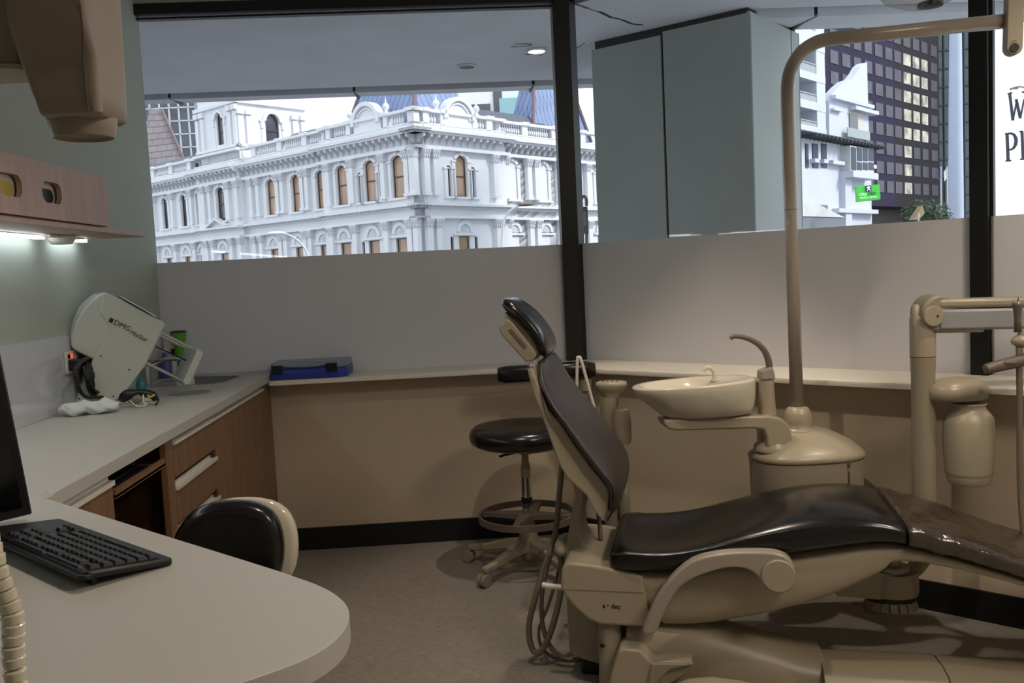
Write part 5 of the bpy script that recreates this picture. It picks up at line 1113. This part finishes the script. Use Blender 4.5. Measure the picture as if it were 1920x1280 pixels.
for F, tc, off in ((FL, 3.68, .35), (FR, 3.05, .35)):
    bm = B(); n_ = 16; R2 = 1.22
    cz = 10.0
    outer = [(tc+R2*cos(pi*i/n_), cz+R2*sin(pi*i/n_)) for i in range(n_+1)]
    prism(bm, [(tc+R2, 9.3)]+outer+[(tc-R2, 9.3)], off-.35, off+.0, lambda p, q, s: F(p, s, q)); pd_ = hb.part('arched_pediment', bm, BW)
    bm = B()
    for R1_, R2_, o1 in ((1.02, 1.26, .2), (.84, .92, .10)):
        for i in range(n_):
            a, a2 = pi*i/n_, pi*(i+1)/n_
            prism(bm, [(tc+R1_*cos(a), cz+R1_*sin(a)), (tc+R2_*cos(a), cz+R2_*sin(a)), (tc+R2_*cos(a2), cz+R2_*sin(a2)), (tc+R1_*cos(a2), cz+R1_*sin(a2))], off-.36 if o1 == .2 else off, off+o1, lambda p, q, s: F(p, s, q))
    hb.part('arch_moulding', bm, BW, pd_)
    for tt in (tc-1.62, tc+1.62):
        q = F(tt, off-.1, 0); bm = B(); lathe(bm, [(.16, 10.40), (.10, 10.50), (.07, 10.55), (.18, 10.68), (.20, 10.78), (.14, 10.92), (.05, 10.98), (.02, 11.25), (.005, 11.35)], (q.x, q.y, 0), 14); hb.part('urn_finial', bm, BW, smooth=True)
bm = B(); off = .35; tc = 20.1
for seg_ in (((tc-1.5, 5.24), (tc, 5.86), (tc, 5.70), (tc-1.2, 5.22)), ((tc+1.5, 5.24), (tc, 5.86), (tc, 5.70), (tc+1.2, 5.22))): prism(bm, list(seg_), off, off+.45, lambda p, q, s: FL(p, s, q))
prism(bm, [(tc-1.2, 5.22), (tc, 5.72), (tc+1.2, 5.22)], off, off+.12, lambda p, q, s: FL(p, s, q)); hb.part('door_pediment', bm, BW)
# tower
def FT(t, o, z): return FL(17.75+t, -.10+o, z)           # front face, along the left street
q0 = FL(17.75, -.10, 0)
def FS(t, o, z): q = q0+dR*t+nR*o; return Vector((q.x, q.y, z))   # side face, going back
bm = B(); wall_strip(bm, FT, .0, 5.4, 9.2, 15, [(1.85, 2.65, 10.9, 12.7, .4)], -.4, 0); wall_strip(bm, FS, 0.4, 5.6, 9.2, 15, [(2.2, 3.3, 10.7, 12.4, .55)], -.4, 0); fb(bm, FT, 5.0, 5.4, -5, 0, 9.2, 15); tw = hb.part('tower_wall', bm, BW)
bm = B()
for F, L_, w0, w1, zp, rs in ((FT, 5.4, 1.85, 2.65, 12.7, .4), (FS, 5.6, 2.2, 3.3, 12.4, .55)):
    for z0, z1, pr in ((10.55, 10.70, .18), (9.3, 9.6, .12)): fb(bm, F, -pr, L_, -.1, pr, z0, z1)
    for a in (-.02, .62, L_-1.2, L_-.5):
        fb(bm, F, a, a+.38, 0, .16, 10.7, 12.9 if F is FT else 12.6); fb(bm, F, a-.08, a+.46, 0, .24, 13.0 if F is FT else 12.7, 13.35 if F is FT else 13.0)
    for a in (.2, 1.6, L_-1.5): fb(bm, F, a, a+.9, 0, .05, 9.8, 10.35)
    fb(bm, F, -.2, L_, 0, .2, 13.45, 13.7)
    ap = arch_pts(w0, w1, zp, rs); c_ = ((w0+w1)/2, zp); ao_ = [((p-c_[0])*1.5+c_[0], (q-c_[1])*1.35+c_[1]+.06) for p, q in ap]
    for i in range(len(ap)-1): prism(bm, [ap[i], ap[i+1], ao_[i+1], ao_[i]], 0, .16, lambda p, q, s: F(p, s, q))
    for a, b_ in ((w0-.5, w0-.1), (w1+.1, w1+.5)): fb(bm, F, a, b_, 0, .14, zp-.05, zp+.08); fb(bm, F, a+.1, b_-.1, 0, .12, zp-.5, zp-.05); fb(bm, F, a+.12, b_-.08, 0, .05, 10.7, zp-.5)
hb.part('tower_ornament', bm, BW, tw)
W_ = hb.part
for F, w0, w1, zs, zp, rs in ((FT, 1.85, 2.65, 10.9, 12.7, .4), (FS, 2.2, 3.3, 10.7, 12.4, .55)):
    bm = B(); o = -.2; f = .05; ap = arch_pts(w0, w1, zp, rs)
    fb(bm, F, w0, w0+f, o, o+.08, zs, zp); fb(bm, F, w1-f, w1, o, o+.08, zs, zp); fb(bm, F, w0, w1, o, o+.09, 11.75, 11.82)
    for (p, q), (p2, q2) in zip(ap, ap[1:]): prism(bm, [(p, q), (p2, q2), (p2, q2-f), (p, q-f)], o, o+.08, lambda a, b_, s: F(a, s, b_))
    wn = hb.part('tower_window', bm, SASH); bm = B(); prism(bm, [(w0, zs)]+ap+[(w1, zs)], o-.03, o+.02, lambda a, b_, s: F(a, s, b_)); hb.part('pane', bm, PANED, wn)
# roofs
def tri(F, pts): return [F(*p) for p in pts]
bm = B(); a, b_, c_, d_ = FL(5.6, -.8, 9.9), FL(.4, -.8, 9.9), FR(5.2, -.8, 9.9), FL(5.6, -5.6, 9.9)
top = [FL(4.0, -2.2, 14.2), FL(1.6, -2.2, 14.2), FR(4.0, -2.2, 14.2)+dL*.0, FL(4.0, -4.4, 14.2)]
loft(bm, [[FL(7.0, -.7, 9.9), C0-Vector((0, 0, 0))-nL*.7-nR*.7+Vector((0, 0, 9.9)), FR(5.3, -.7, 9.9), FR(5.3, -5.6, 9.9)], [FL(5.6, -2.0, 14.4), C0-nL*2.0-nR*2.0+Vector((0, 0, 14.4)), FR(4.1, -2.0, 14.4), FR(4.1, -4.3, 14.4)]])
mr = hb.part('mansard_roof', bm, SLATE, label='blue slate mansard roof at the corner')
bm = B(); tube(bm, [C0-nL*.68-nR*.68+Vector((0, 0, 9.9)), C0-nL*1.98-nR*1.98+Vector((0, 0, 14.4))], .13, 6, 1, False); tube(bm, [FL(7.02, -.68, 9.9), FL(5.62, -1.98, 14.4)], .10, 6, 1, False); hb.part('roof_ridge', bm, REDR, mr)
bm = B(); prism(bm, [(-.5, 9.6), (-.5, 10.1), (-3.2, 11.35), (-5, 11.35), (-5, 9.6)], 5.4, 15.6, lambda p, q, s: FL(s, p, q)); hb.part('wing_roof', bm, SLATEG)
bm = B(); prism(bm, [(-.5, 9.6), (-.5, 10.1), (-2.6, 11.3), (-5, 11.3), (-5, 9.6)], 23.2, 36, lambda p, q, s: FL(s, p, q)); hb.part('wing_roof', bm, SLATEG)
bm = B(); prism(bm, [(-.6, 9.6), (-.6, 10.2), (-1.6, 11.25), (-5, 11.25), (-5, 9.6)], 4.6, 12.6, lambda p, q, s: FR(s, p, q)); hb.part('wing_roof', bm, SLATEG)
bm = B(); loft(bm, [[FR(11.2, -1, 9.9), FR(17.5, -1, 9.9), FR(17.5, -3.2, 9.9), FR(11.2, -3.2, 9.9)], [FR(12.9, -2, 15.5), FR(15.8, -2, 15.5), FR(15.8, -2.6, 15.5), FR(12.9, -2.6, 15.5)]]); mr = hb.part('mansard_roof', bm, SLATE, label='second blue slate mansard further right')
bm = B(); tube(bm, [FR(11.18, -.95, 9.9), FR(12.88, -1.95, 15.5)], .10, 6, 1, False); tube(bm, [FR(17.5, -.95, 9.9), FR(15.8, -1.95, 15.5)], .12, 6, 1, False); hb.part('roof_ridge', bm, REDR, mr)
bm = B(); fb(bm, FL, 0, 39, -12, -.6, GZ, 9.6); fb(bm, FR, .2, 29, -8, -.6, GZ, 9.55); hb.part('rear_block', bm, BW)

# ================================================================== OUTSIDE: other buildings, signs, lamps, tree
def vbox(bm, P, d, n, s0, s1, o0, o1, z0, z1):
    vs = box(bm, s0, s1, o0, o1, z0, z1)
    for v in vs: q = Vector(P)+d*v.co.x+n*v.co.y; v.co = (q.x, q.y, v.co.z)
# brown tiled steep roof (far left) and blue-grey block next to it
def quad(bm, pts, back=Vector((0, 3, 0))):
    prism(bm, [(0, 0)]*0+[(i, 0) for i in range(0)], 0, 0) if False else None
    a = [Vector(p) for p in pts]; loft(bm, [a, [p+back for p in a]])
D_ = 84
bm = B(); loft(bm, [[at(262, 318, D_), at(354, 318, D_), at(356, 318, D_+11), at(262, 318, D_+11)], [at(280, 203, D_+2.2), at(304, 206, D_+2.2), at(304, 206, D_+5), at(280, 203, D_+5)]])
tr2 = T('tiled_roof_house', 'steep grey-brown tiled roof beyond the left end of the white building', 'building', tuple(at(310, 318, D_)))
tr2.part('roof', bm, brickmat('brown_tiles', '#857d80', '#5e585b', 3.2, 3, .9, .08))
bm = B(); p = at(318, 318, D_+6); box(bm, p.x-2.5, p.x+1.5, p.y-3, p.y+3, GZ, p.z+.2); tr2.part('wall', bm, PAINTG)
bm = B(); tube(bm, [at(304, 206, D_+2.1), at(354, 318, D_-.1)], .12, 6, 1, False); tr2.part('roof_edge', bm, REDR)
D_ = 115; t = T('glass_office_tower', 'dark mirrored glass tower with pale grid behind the tiled roof', 'building', tuple(at(330, 300, D_)))
P0 = at(255, 330, D_); P1 = at(380, 325, D_); d_ = (P1-P0); d_.z = 0; L_ = d_.length; d_.normalize(); n_ = Vector((d_.y, -d_.x, 0))
mg = mat('mirrored_glass', '#2c3d4c', .15, noise=.9, nscale=.25, spec=1); bm = B(); vbox(bm, P0, d_, n_, 0, L_, -12, 0, GZ, 34); t.part('glazing', bm, mg)
bm = B()
for k in range(8): s_ = L_*k/7; vbox(bm, P0, d_, n_, s_-.10, s_+.10, 0, .15, GZ, 34)
for k in range(20): vbox(bm, P0, d_, n_, 0, L_, 0, .15, 2+k*1.65, 2.16+k*1.65)
t.part('mullion_grid', bm, PAINTG)
D_ = 75; t = T('cream_apartment_block', 'cream modern block with balcony glass rising behind the slate roofs', 'building', tuple(at(930, 220, D_)))
P0 = at(860, 240, D_); P1 = at(1030, 232, D_); d_ = (P1-P0); d_.z = 0; L_ = d_.length; d_.normalize(); n_ = Vector((d_.y, -d_.x, 0))
bm = B(); vbox(bm, P0, d_, n_, 0, L_, -8, 0, GZ, 22); t.part('wall', bm, PAINTW)
for s0, s1, z0, z1 in ((1.0, 3.0, 13.9, 15.0), (3.3, 4.1, 13.9, 16.0), (5.4, 6.0, 12.9, 14.6), (0, 0, 0, 0)):
    if s1: bm = B(); vbox(bm, P0, d_, n_, s0*.9, s1*.9, 0, .06, z0, z1); t.part('window', bm, PANED)
bm = B(); vbox(bm, P0, d_, n_, L_*.45, L_*.8, 0, 1.2, 12.9, 13.6); b3 = t.part('balcony', bm, PAINTW); bm = B(); vbox(bm, P0, d_, n_, L_*.46, L_*.79, .2, 1.1, 13.6, 15.2); t.part('balcony_glass', bm, mat('teal_glass', '#8fb8bd', .1), b3)
# street lamps
for lb, head, path in (('grey street lamp with long flat head in front of the left wing', (521, 437), [(521, 437), (540, 440), (560, 452), (572, 466), (578, 480), (580, 500)]),
                       ('thin curved street lamp in front of the right wing', (984, 383), [(984, 383), (968, 388), (952, 400), (944, 420), (941, 455), (940, 480)])):
    D_ = 34; t = T('street_lamp', lb, 'street lamp', tuple(at(path[-1][0], 520, D_))[:2]+(GZ,))
    P = [at(x, y, D_) for x, y in path]; P.append(Vector((P[-1].x, P[-1].y, GZ)))
    bm = B(); tube(bm, smooth_path(P[:-1], 5)+[P[-1]], .045, 8, 1, False); t.part('pole', bm, PAINTG, smooth=True)
    p = at(head[0]-(4 if head[0] < 800 else -2), head[1], D_); bm = B(); ball(bm, p, .34, .12, .07, 16, 8); t.part('lamp_head', bm, PAINTW if head[0] < 800 else GREYT, smooth=True)
# white apartment building with fin gable on the right
D_ = 45; P0 = at(1500, 430, D_); P0.z = 0; dA, nA = dR, nR
def hs_(px, py, o=0): p = hit(px, py, P0+nA*o, nA); return (p-P0).dot(dA), p.z
wa = T('white_apartment_building', 'white apartment building with balconies and curved gable fin beyond the light pole', 'building', (P0.x, P0.y, GZ))
AP = mat('white_apartment_paint', '#c2c7d3', .7, noise=.03, nscale=.7)
def ap(name, px0, py0, px1, py1, o0, o1, m, parent=None, **k):
    """box on the facade between two photo corners, thickness o0..o1"""
    s0, z0 = hs_(px0, py1, 0); s1, _ = hs_(px1, py1, 0); _, z1 = hs_(px0, py0, 0)
    bm = B(); vbox(bm, P0, dA, nA, s0, s1, o0, o1, z0, z1); return wa.part(name, bm, m, parent, **k)
s_end, _ = hs_(1633, 300); s_b, _ = hs_(1549, 300); s_x, zx = hs_(1549, 262)
bm = B()
# upper stack of balconies: columns of piers and slabs
s0, _ = hs_(1500, 200); z_aw = hs_(1509, 255)[1]
hzs = [hs_(1530, y)[1] for y in (90, 137, 155, 189, 209, 232)]
sL, _ = hs_(1535, 200); sR, _ = hs_(1548, 200)
vbox(bm, P0, dA, nA, sL-.2, sR, -6, 0, z_aw, 18); vbox(bm, P0, dA, nA, s0-6, sR, -6, -2.2, z_aw, 18)
for y0, y1 in ((60, 95), (139, 153), (192, 207), (238, 258)):
    za, zb = hs_(1530, y1)[1], hs_(1530, y0)[1]; vbox(bm, P0, dA, nA, s0-6, sR, -2.2, .02, za, zb)
wa.part('upper_wall', bm, AP)
for y0, y1 in ((118, 138), (175, 191), (226, 237)):
    za, zb = hs_(1520, y1)[1], hs_(1520, y0)[1]; bm = B(); vbox(bm, P0, dA, nA, s0-6, sL-.2, -.05, -.02, za, zb-.05); vbox(bm, P0, dA, nA, s0-6, sL-.2, -.08, .02, zb-.06, zb); bl_ = wa.part('balcony_rail', bm, mat('rail_glass', '#8e989c', .15) if y0 == 118 else bpy.data.materials['rail_glass'])
    bm = B(); vbox(bm, P0, dA, nA, s0+.2, sL-.9, -2.19, -2.12, za-.2, zb+.8); wa.part('balcony_door', bm, PANED)
# lower wall
bm = B(); z_g = GZ; vbox(bm, P0, dA, nA, s0-6, s_end, -6, 0, z_g, z_aw); wa.part('lower_wall', bm, AP)
# gable fin block
bm = B(); s1_, _ = hs_(1553, 200); pts = [(1553, 262), (1553, 188), (1560, 175), (1572, 162), (1584, 152), (1596, 148), (1604, 138), (1612, 124), (1620, 118), (1624, 117), (1626, 190), (1628, 262)]
prism(bm, [hs_(x, y) for x, y in pts], -.4, .05, lambda p, q, s: P0+dA*p+nA*s+Vector((0, 0, q))); wa.part('gable_fin', bm, AP)
bm = B(); bs = [hs_(x, y) for x, y in ((1549, 175), (1560, 155), (1572, 140), (1590, 125), (1606, 118), (1622, 117), (1622, 200), (1549, 200))]; prism(bm, bs, -5, -3, lambda p, q, s: P0+dA*p+nA*s+Vector((0, 0, q))); wa.part('gable_fin', bm, AP)
ap('cornice_band', 1555, 179, 1628, 186, 0, .35, AP); ap('cornice_band', 1555, 203, 1572, 207, 0, .25, AP); ap('cornice_band', 1590, 200, 1633, 207, 0, .45, AP)
lo_ = ap('loggia_recess', 1590, 206, 1618, 256, .0, .06, mat('loggia_shade_paint', '#c9c6bf', .8)); ap('loggia_window', 1590, 213, 1606, 245, .06, .1, PANED, lo_); ap('loggia_rail', 1578, 240, 1620, 257, .3, .34, bpy.data.materials['rail_glass'])
# awning
bm = B(); sA, zA = hs_(1509, 251); sB_, zB = hs_(1640, 262)
vbox(bm, P0, dA, nA, s0-6, s_end+.3, 0, .75, z_aw+.0, z_aw+.06)
for k in range(22): s_ = s0-2+k*.55; 
aw = wa.part('awning', bm, mat('awning_grey', '#43494d', .8), label='dark slatted awning')
for k in range(20):
    s_ = s0+k*(s_end-s0)/19; bm = B(); vbox(bm, P0, dA, nA, s_, s_+.09, 0, .85, z_aw-.14, z_aw); wa.part('awning_slat', bm, bpy.data.materials['awning_grey'], aw)
for x0, x1 in ((1510, 1515), (1523, 1533), (1540, 1549)): ap('slot_window', x0, 269, x1, 314, 0, .05, mat('dark_blue_pane', '#26334c', .35, spec=.25) if x0 == 1510 else bpy.data.materials['dark_blue_pane'])
bw_ = ap('bay_window', 1576, 275, 1620, 322, 0, .55, PAINTG)
for x0, x1 in ((1588, 1597), (1599, 1608), (1610, 1619)):
    for y0, y1 in ((278, 303), (306, 320)): ap('pane', x0, y0, x1, y1, .55, .58, bpy.data.materials['dark_blue_pane'], bw_)
ap('pane', 1577, 278, 1586, 320, .55, .58, bpy.data.materials['dark_blue_pane'], bw_); ap('bay_sill', 1574, 322, 1622, 334, 0, .75, AP)
for x0, x1, y0 in ((1552, 1575, 301), (1618, 1634, 308), (1518, 1526, 298), (1535, 1543, 299)): ap('string_course', x0, y0, x1, y0+7, 0, .3, AP)
ap('string_course', 1560, 391, 1634, 399, 0, .4, AP); ap('louvre_window', 1513, 383, 1551, 404, 0, .05, PANED); ap('corner_pier', 1576, 334, 1588, 430, 0, .3, AP)
bm = B(); s_, z_ = hs_(1511, 384); s2_, z2_ = hs_(1563, 409); prism(bm, [(s_-6, z2_), (s_-6, z_), (s_, z_), (s2_, z2_)], .1, .6, lambda p, q, s: P0+dA*p+nA*s+Vector((0, 0, q-.0))); wa.part('lean_to_roof', bm, PAINTG)
bm = B(); vbox(bm, P0, dA, nA, s_-6, s2_, .1, .55, GZ, z2_-.02); wa.part('lean_to_wall', bm, mat('grey_cladding', '#6f7680', .7), None)
# medical centre sign
sg_ = T('green_sign', 'bright green projecting medical centre sign on the white building', 'sign', tuple(at(1627, 376, 44.0)))
D_ = 44.0; a, b_, c_, d_ = at(1606, 349, D_), at(1649, 345.5, D_), at(1651, 373, D_), at(1608, 377.5, D_)
bk = (fw*1).normalized()*.25; bm = B(); loft(bm, [[a, b_, c_, d_], [p+bk for p in (a, b_, c_, d_)]]); sg_.part('panel', bm, mat('sign_green', '#3fae3a', .5, emit='#36c032', estr=.35))
sx_ = (b_-a).normalized(); sy_ = (a-d_).normalized(); fr_ = frame(d_-fw*.02, sx_, sy_); k_ = D_/FPX
bm = textmesh('city', 9.6*k_, .005, fr_ @ Matrix.Translation((4*k_, 10*k_, 0)), bold=0); sg_.part('lettering', bm, mat('sign_white', '#f2f6f2', .5, emit='#ffffff', estr=.3), label='white lettering')
bm = textmesh('MED', 7.6*k_, .005, fr_ @ Matrix.Translation((20.5*k_, 10*k_, 0)), bold=0); sg_.part('lettering', bm, mat('sign_navy', '#16284f', .5), label='navy lettering')
bm = textmesh('MEDICAL CENTRE', 4.0*k_, .005, fr_ @ Matrix.Translation((4.2*k_, 4.3*k_, 0)), bold=0); sg_.part('lettering', bm, bpy.data.materials['sign_white'], label='small white lettering')
bm = B(); vs = box(bm, 16*k_, 27*k_, 16.5*k_, 27.5*k_, 0, .02)
for v in vs: v.co = fr_ @ v.co
em = sg_.part('emblem', bm, bpy.data.materials['sign_navy'], label='navy square emblem'); bm = B()
for pts in ([(18.5, 25.5), (20.2, 23), (21.5, 22.3), (23, 23), (24.7, 25.5)], [(18.5, 18), (20, 20.5), (21.5, 21.2), (23, 20.5), (24.7, 18)]): tube(bm, [fr_ @ Vector((x*k_, y*k_, .03)) for x, y in pts], .02, 6)
ball(bm, fr_ @ Vector((21.5*k_, 25.2*k_, .03)), .035); sg_.part('emblem_figure', bm, bpy.data.materials['sign_white'], em)
bm = B(); p = at(1628, 362, D_); tube(bm, [at(1606, 352, D_+.1), at(1603, 352, D_+1.5)], .05, 6, 1, False); sg_.part('bracket', bm, SCREWM)
# dark office tower
D_ = 85; T0 = at(1540, 420, D_); T0.z = 0; az_ = radians(48); dT = Vector((sin(az_), cos(az_), 0)); nT = Vector((dT.y, -dT.x, 0))
def ht(px, py): p = hit(px, py, T0, nT); return (p-T0).dot(dT), p.z
ot = T('dark_office_tower', 'dark brown-purple office tower with a grid of square windows', 'building', (T0.x, T0.y, GZ))
s1_ = ht(1678, 300)[0]; s2_ = ht(1762, 300)[0]; ztop = ht(1700, 40)[1]; zbot = ht(1700, 388)[1]
BR1 = mat('dark_violet_cladding', '#2c2740', .7, noise=.05, nscale=.5, spec=.15); BR2 = mat('dark_brown_cladding', '#1c1620', .6, spec=.2)  # one facade in two tones; the difference by reflection is painted in
bm = B(); vbox(bm, T0, dT, nT, -12, s1_, -14, 0, zbot, 45); ot.part('left_wall', bm, BR1); bm = B(); vbox(bm, T0, dT, nT, s1_, s2_, -14, 0, zbot, 45); ot.part('right_wall', bm, BR2)
bm = B(); vbox(bm, T0, dT, nT, -12, s2_, -14, -3, GZ, zbot); ot.part('ground_floor', bm, mat('dark_shopfront', '#2a1d1e', .4))
cols = [(1558.5, 1573), (1580.5, 1595.5), (1602.5, 1615.8), (1622.5, 1636), (1642, 1655.5), (1661, 1674), (1677.5, 1690), (1695, 1708), (1712.5, 1724), (1728.5, 1739.5), (1745.5, 1757)]
WG = mat('grey_office_pane', '#4a4852', .3, noise=.25, nscale=.6, spec=.4); WS = mat('sun_reflecting_pane', '#a39f92', .3, noise=.8, nscale=1.1, emit='#c4bfb2', estr=.22)  # second material paints the sun's reflection with pale noise and faint glow
spc = (ht(1650, 250)[1]-ht(1650, 374)[1])/3.45; zc0 = ht(1666, 101)[1]
for ci, (xa, xb) in enumerate(cols):
    sa, sb = ht(xa, 250)[0], ht(xb, 250)[0]
    for r_ in range(9):
        zt = zc0+spc*.30-r_*spc+spc*1; 
        if zt-spc*.62 < zbot+.1 or zt > 40: continue
        if ci < 2 and r_ > 3: continue
        ri = r_-1
        lit = (ci in (7, 8, 9) and 0 <= ri <= 4) or (ci == 7 and 5 <= ri <= 7)  # panes given the painted reflection
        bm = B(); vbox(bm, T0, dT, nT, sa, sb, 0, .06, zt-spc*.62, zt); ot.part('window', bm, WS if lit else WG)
# teal glazed tower and white column beside it
D_ = 118; G0 = at(1758, 420, D_); G0.z = 0; t = T('teal_glass_tower', 'teal glazed tower right of the dark office tower', 'building', (G0.x, G0.y, GZ))
dG = Vector((.97, -.24, 0)).normalized(); nG = Vector((dG.y, -dG.x, 0)); bm = B(); vbox(bm, G0, dG, nG, 0, 22, -3, 0, GZ, 50); t.part('glazing', bm, mat('teal_curtain_wall', '#2c4b50', .15, noise=.5, nscale=.3, spec=.9))
bm = B()
for k in range(16): vbox(bm, G0, dG, nG, k*.8, k*.8+.14, 0, .3, GZ, 50)
for k in range(22): vbox(bm, G0, dG, nG, 0, 22, 0, .22, GZ+1+k*2.3, GZ+1.2+k*2.3)
t.part('mullion_grid', bm, mat('dark_teal_frame', '#22383b', .4))
D_ = 60; bm = B(); cyl(bm, at(1791, 408, D_)*1.0-Vector((0, 0, 7)), at(1791.5, 55, D_), .56, .38, n=24); cl = obj('white_column', bm, mat('pale_column_paint', '#aab4c8', .6, noise=.04, nscale=1), smooth='auto'); tag(cl, 'tall tapering pale column standing in front of the teal glass tower', 'column')
for i, (pxf, colr, lb) in enumerate(((1762, '#2b2c5c', 'dark blue flag left of the pale column'), (1774, '#cfd3dc', 'white flag close to the pale column'))):
    D_ = 58; t = T('flag', lb, 'flag', tuple(at(pxf, 380, D_))); bm = B(); a = at(pxf+2, 312, D_); cyl(bm, Vector((a.x, a.y, GZ)), a, .04, n=8); t.part('flagpole', bm, PAINTG)
    bm = B(); loft(bm, [[at(pxf+2, y, D_)+Vector((0, dy, 0)) for y, dy in ((314, 0), (334, .05))]+[at(pxf-3, 340, D_), at(pxf-4, 322, D_)], [p+Vector((0, .04, 0)) for p in [at(pxf+2, 314, D_), at(pxf+2, 334, D_), at(pxf-3, 340, D_), at(pxf-4, 322, D_)]]]); t.part('cloth', bm, mat('flag_cloth_%s' % ('blue', 'white')[i], colr, .8))
# tree
LEAF = mat('dark_green_leaves', '#2e4433', .8, noise=.4, nscale=1.5); random.seed(11); D_ = 52
t = T('street_tree', 'dark green round street tree below the dark office tower', 'tree', tuple(at(1735, 420, D_))[:2]+(GZ,))
bm = B(); c_ = at(1735, 415, D_)
for k in range(900):
    while True:
        v = Vector((random.uniform(-1, 1), random.uniform(-1, 1), random.uniform(-.6, 1)))
        if .45 < v.length < 1: break
    p = c_+Vector((v.x*1.5, v.y*1.4, v.z*1.35)); a = Vector((random.uniform(-1, 1), random.uniform(-1, 1), random.uniform(-1, 1))).normalized()*.14; b_ = a.orthogonal().normalized()*.08
    vv = [bm.verts.new(q) for q in (p-a, p+b_, p+a, p-b_)]; bm.faces.new(vv)
t.part('foliage', bm, LEAF); bm = B(); ball(bm, c_, 1.05, 1.0, .95); t.part('crown_core', bm, LEAF, smooth=True)
bm = B(); cyl(bm, (c_.x, c_.y, GZ), (c_.x, c_.y, c_.z), .16, .1); t.part('trunk', bm, SCREWM)
bm = B(); D_ = 48; a, b_, c2_ = at(1712, 412, D_), at(1730, 385, D_), at(1734, 400, D_); loft(bm, [[a, b_, c2_, at(1722, 412, D_)], [p+Vector((0, .5, 0)) for p in (a, b_, c2_, at(1722, 412, D_))]])
cn_ = obj('umbrella', bm, mat('tan_canvas', '#a08a6c', .8)); tag(cn_, 'tilted tan and white canvas umbrella in front of the tree', 'umbrella'); bm = B(); cyl(bm, Vector((at(1722, 400, D_).x, at(1722, 400, D_).y, GZ)), at(1722, 400, D_), .04, n=8); bmesh.ops.translate(bm, verts=bm.verts[:], vec=-cn_.location); obj('pole', bm, PAINTG, cn_)
# billboard
D_ = 26; bbt = T('billboard', 'bright white billboard with large dark serif letters at the right photo edge', 'billboard', tuple(at(1900, 400, D_))[:2]+(GZ,))
a = at(1861, 300, D_); bx = Vector((.92, -.39, 0)).normalized(); bn = Vector((bx.y, -bx.x, 0))
if bn.dot(EYE-a) < 0: bn = -bn
def hbb(px, py, o=0): p = hit(px, py, a+bn*o, bn); return (p-a).dot(bx), p.z
zt = hbb(1870, -60)[1]; zb = hbb(1870, 470)[1]
bm = B(); vbox(bm, a, bx, -bn, 0, 4, 0, .15, zb, zt); bbt.part('board', bm, mat('backlit_white', '#ffffff', .5, emit='#ffffff', estr=.75))  # white board with emission in its own material
bm = B(); vbox(bm, a, bx, -bn, .5, .7, .15, .35, GZ, zt); vbox(bm, a, bx, -bn, 3.2, 3.4, .15, .35, GZ, zt); bbt.part('posts', bm, SCREWM)
def letter(strokes, w_=1):
    bm = B()
    for (x0, y0), (x1, y1), ww in strokes:
        s0, z0 = hbb(x0, y0); s1, z1 = hbb(x1, y1); d = Vector((s1-s0, z1-z0)); L = d.length; d.normalize(); nn = Vector((-d.y, d.x))*ww*D_/FPX/2
        A4 = [(s0-nn.x, z0-nn.y), (s0+nn.x, z0+nn.y), (s1+nn.x, z1+nn.y), (s1-nn.x, z1-nn.y)]
        loft(bm, [[a+bx*p+bn*.01+Vector((0, 0, q-a.z)) for p, q in A4], [a+bx*p+bn*.03+Vector((0, 0, q-a.z)) for p, q in A4]])
    return bm
LT = mat('slate_letter_paint', '#3d4450', .6)
bbt.part('letter', letter([((1893, 176), (1899, 226), 5), ((1899, 226), (1906, 190), 3), ((1905, 186), (1913, 222), 5), ((1913, 222), (1920, 186), 3), ((1889, 176), (1898, 174), 3), ((1916, 172), (1934, 178), 3)]), LT, label='dark letter W')
bbt.part('letter', letter([((1888, 251), (1890, 301), 5.5), ((1884, 251), (1898, 250), 3), ((1885, 302), (1896, 301), 3), ((1890, 250), (1897, 250), 3), ((1896, 250), (1901, 252.5), 4), ((1900.5, 252), (1904, 257.5), 5), ((1904, 257), (1905, 265), 6), ((1905, 264.5), (1903.5, 272), 6), ((1904, 271.5), (1900, 278), 5), ((1900.5, 277.5), (1896, 280.5), 4), ((1897, 280.5), (1890, 281), 3)]), LT, label='dark letter P')
bbt.part('letter', letter([((1916, 246), (1918, 298), 5), ((1912, 299), (1924, 298), 3), ((1911, 247), (1917, 246), 3)]), LT, label='dark letter l')
bm = B(); q = [a+bx*hbb(x, y)[0]+bn*.03+Vector((0, 0, hbb(x, y)[1]-a.z)) for x, y in ((1893, 169), (1902, 164), (1914, 163), (1922, 166), (1930, 174))]; tube(bm, q, .022, 8); ball(bm, q[1]+Vector((0, 0, -.03)), .15, .02, .03); bbt.part('line_drawing', bm, mat('grey_drawing', '#8a8a8a', .6), smooth=True)
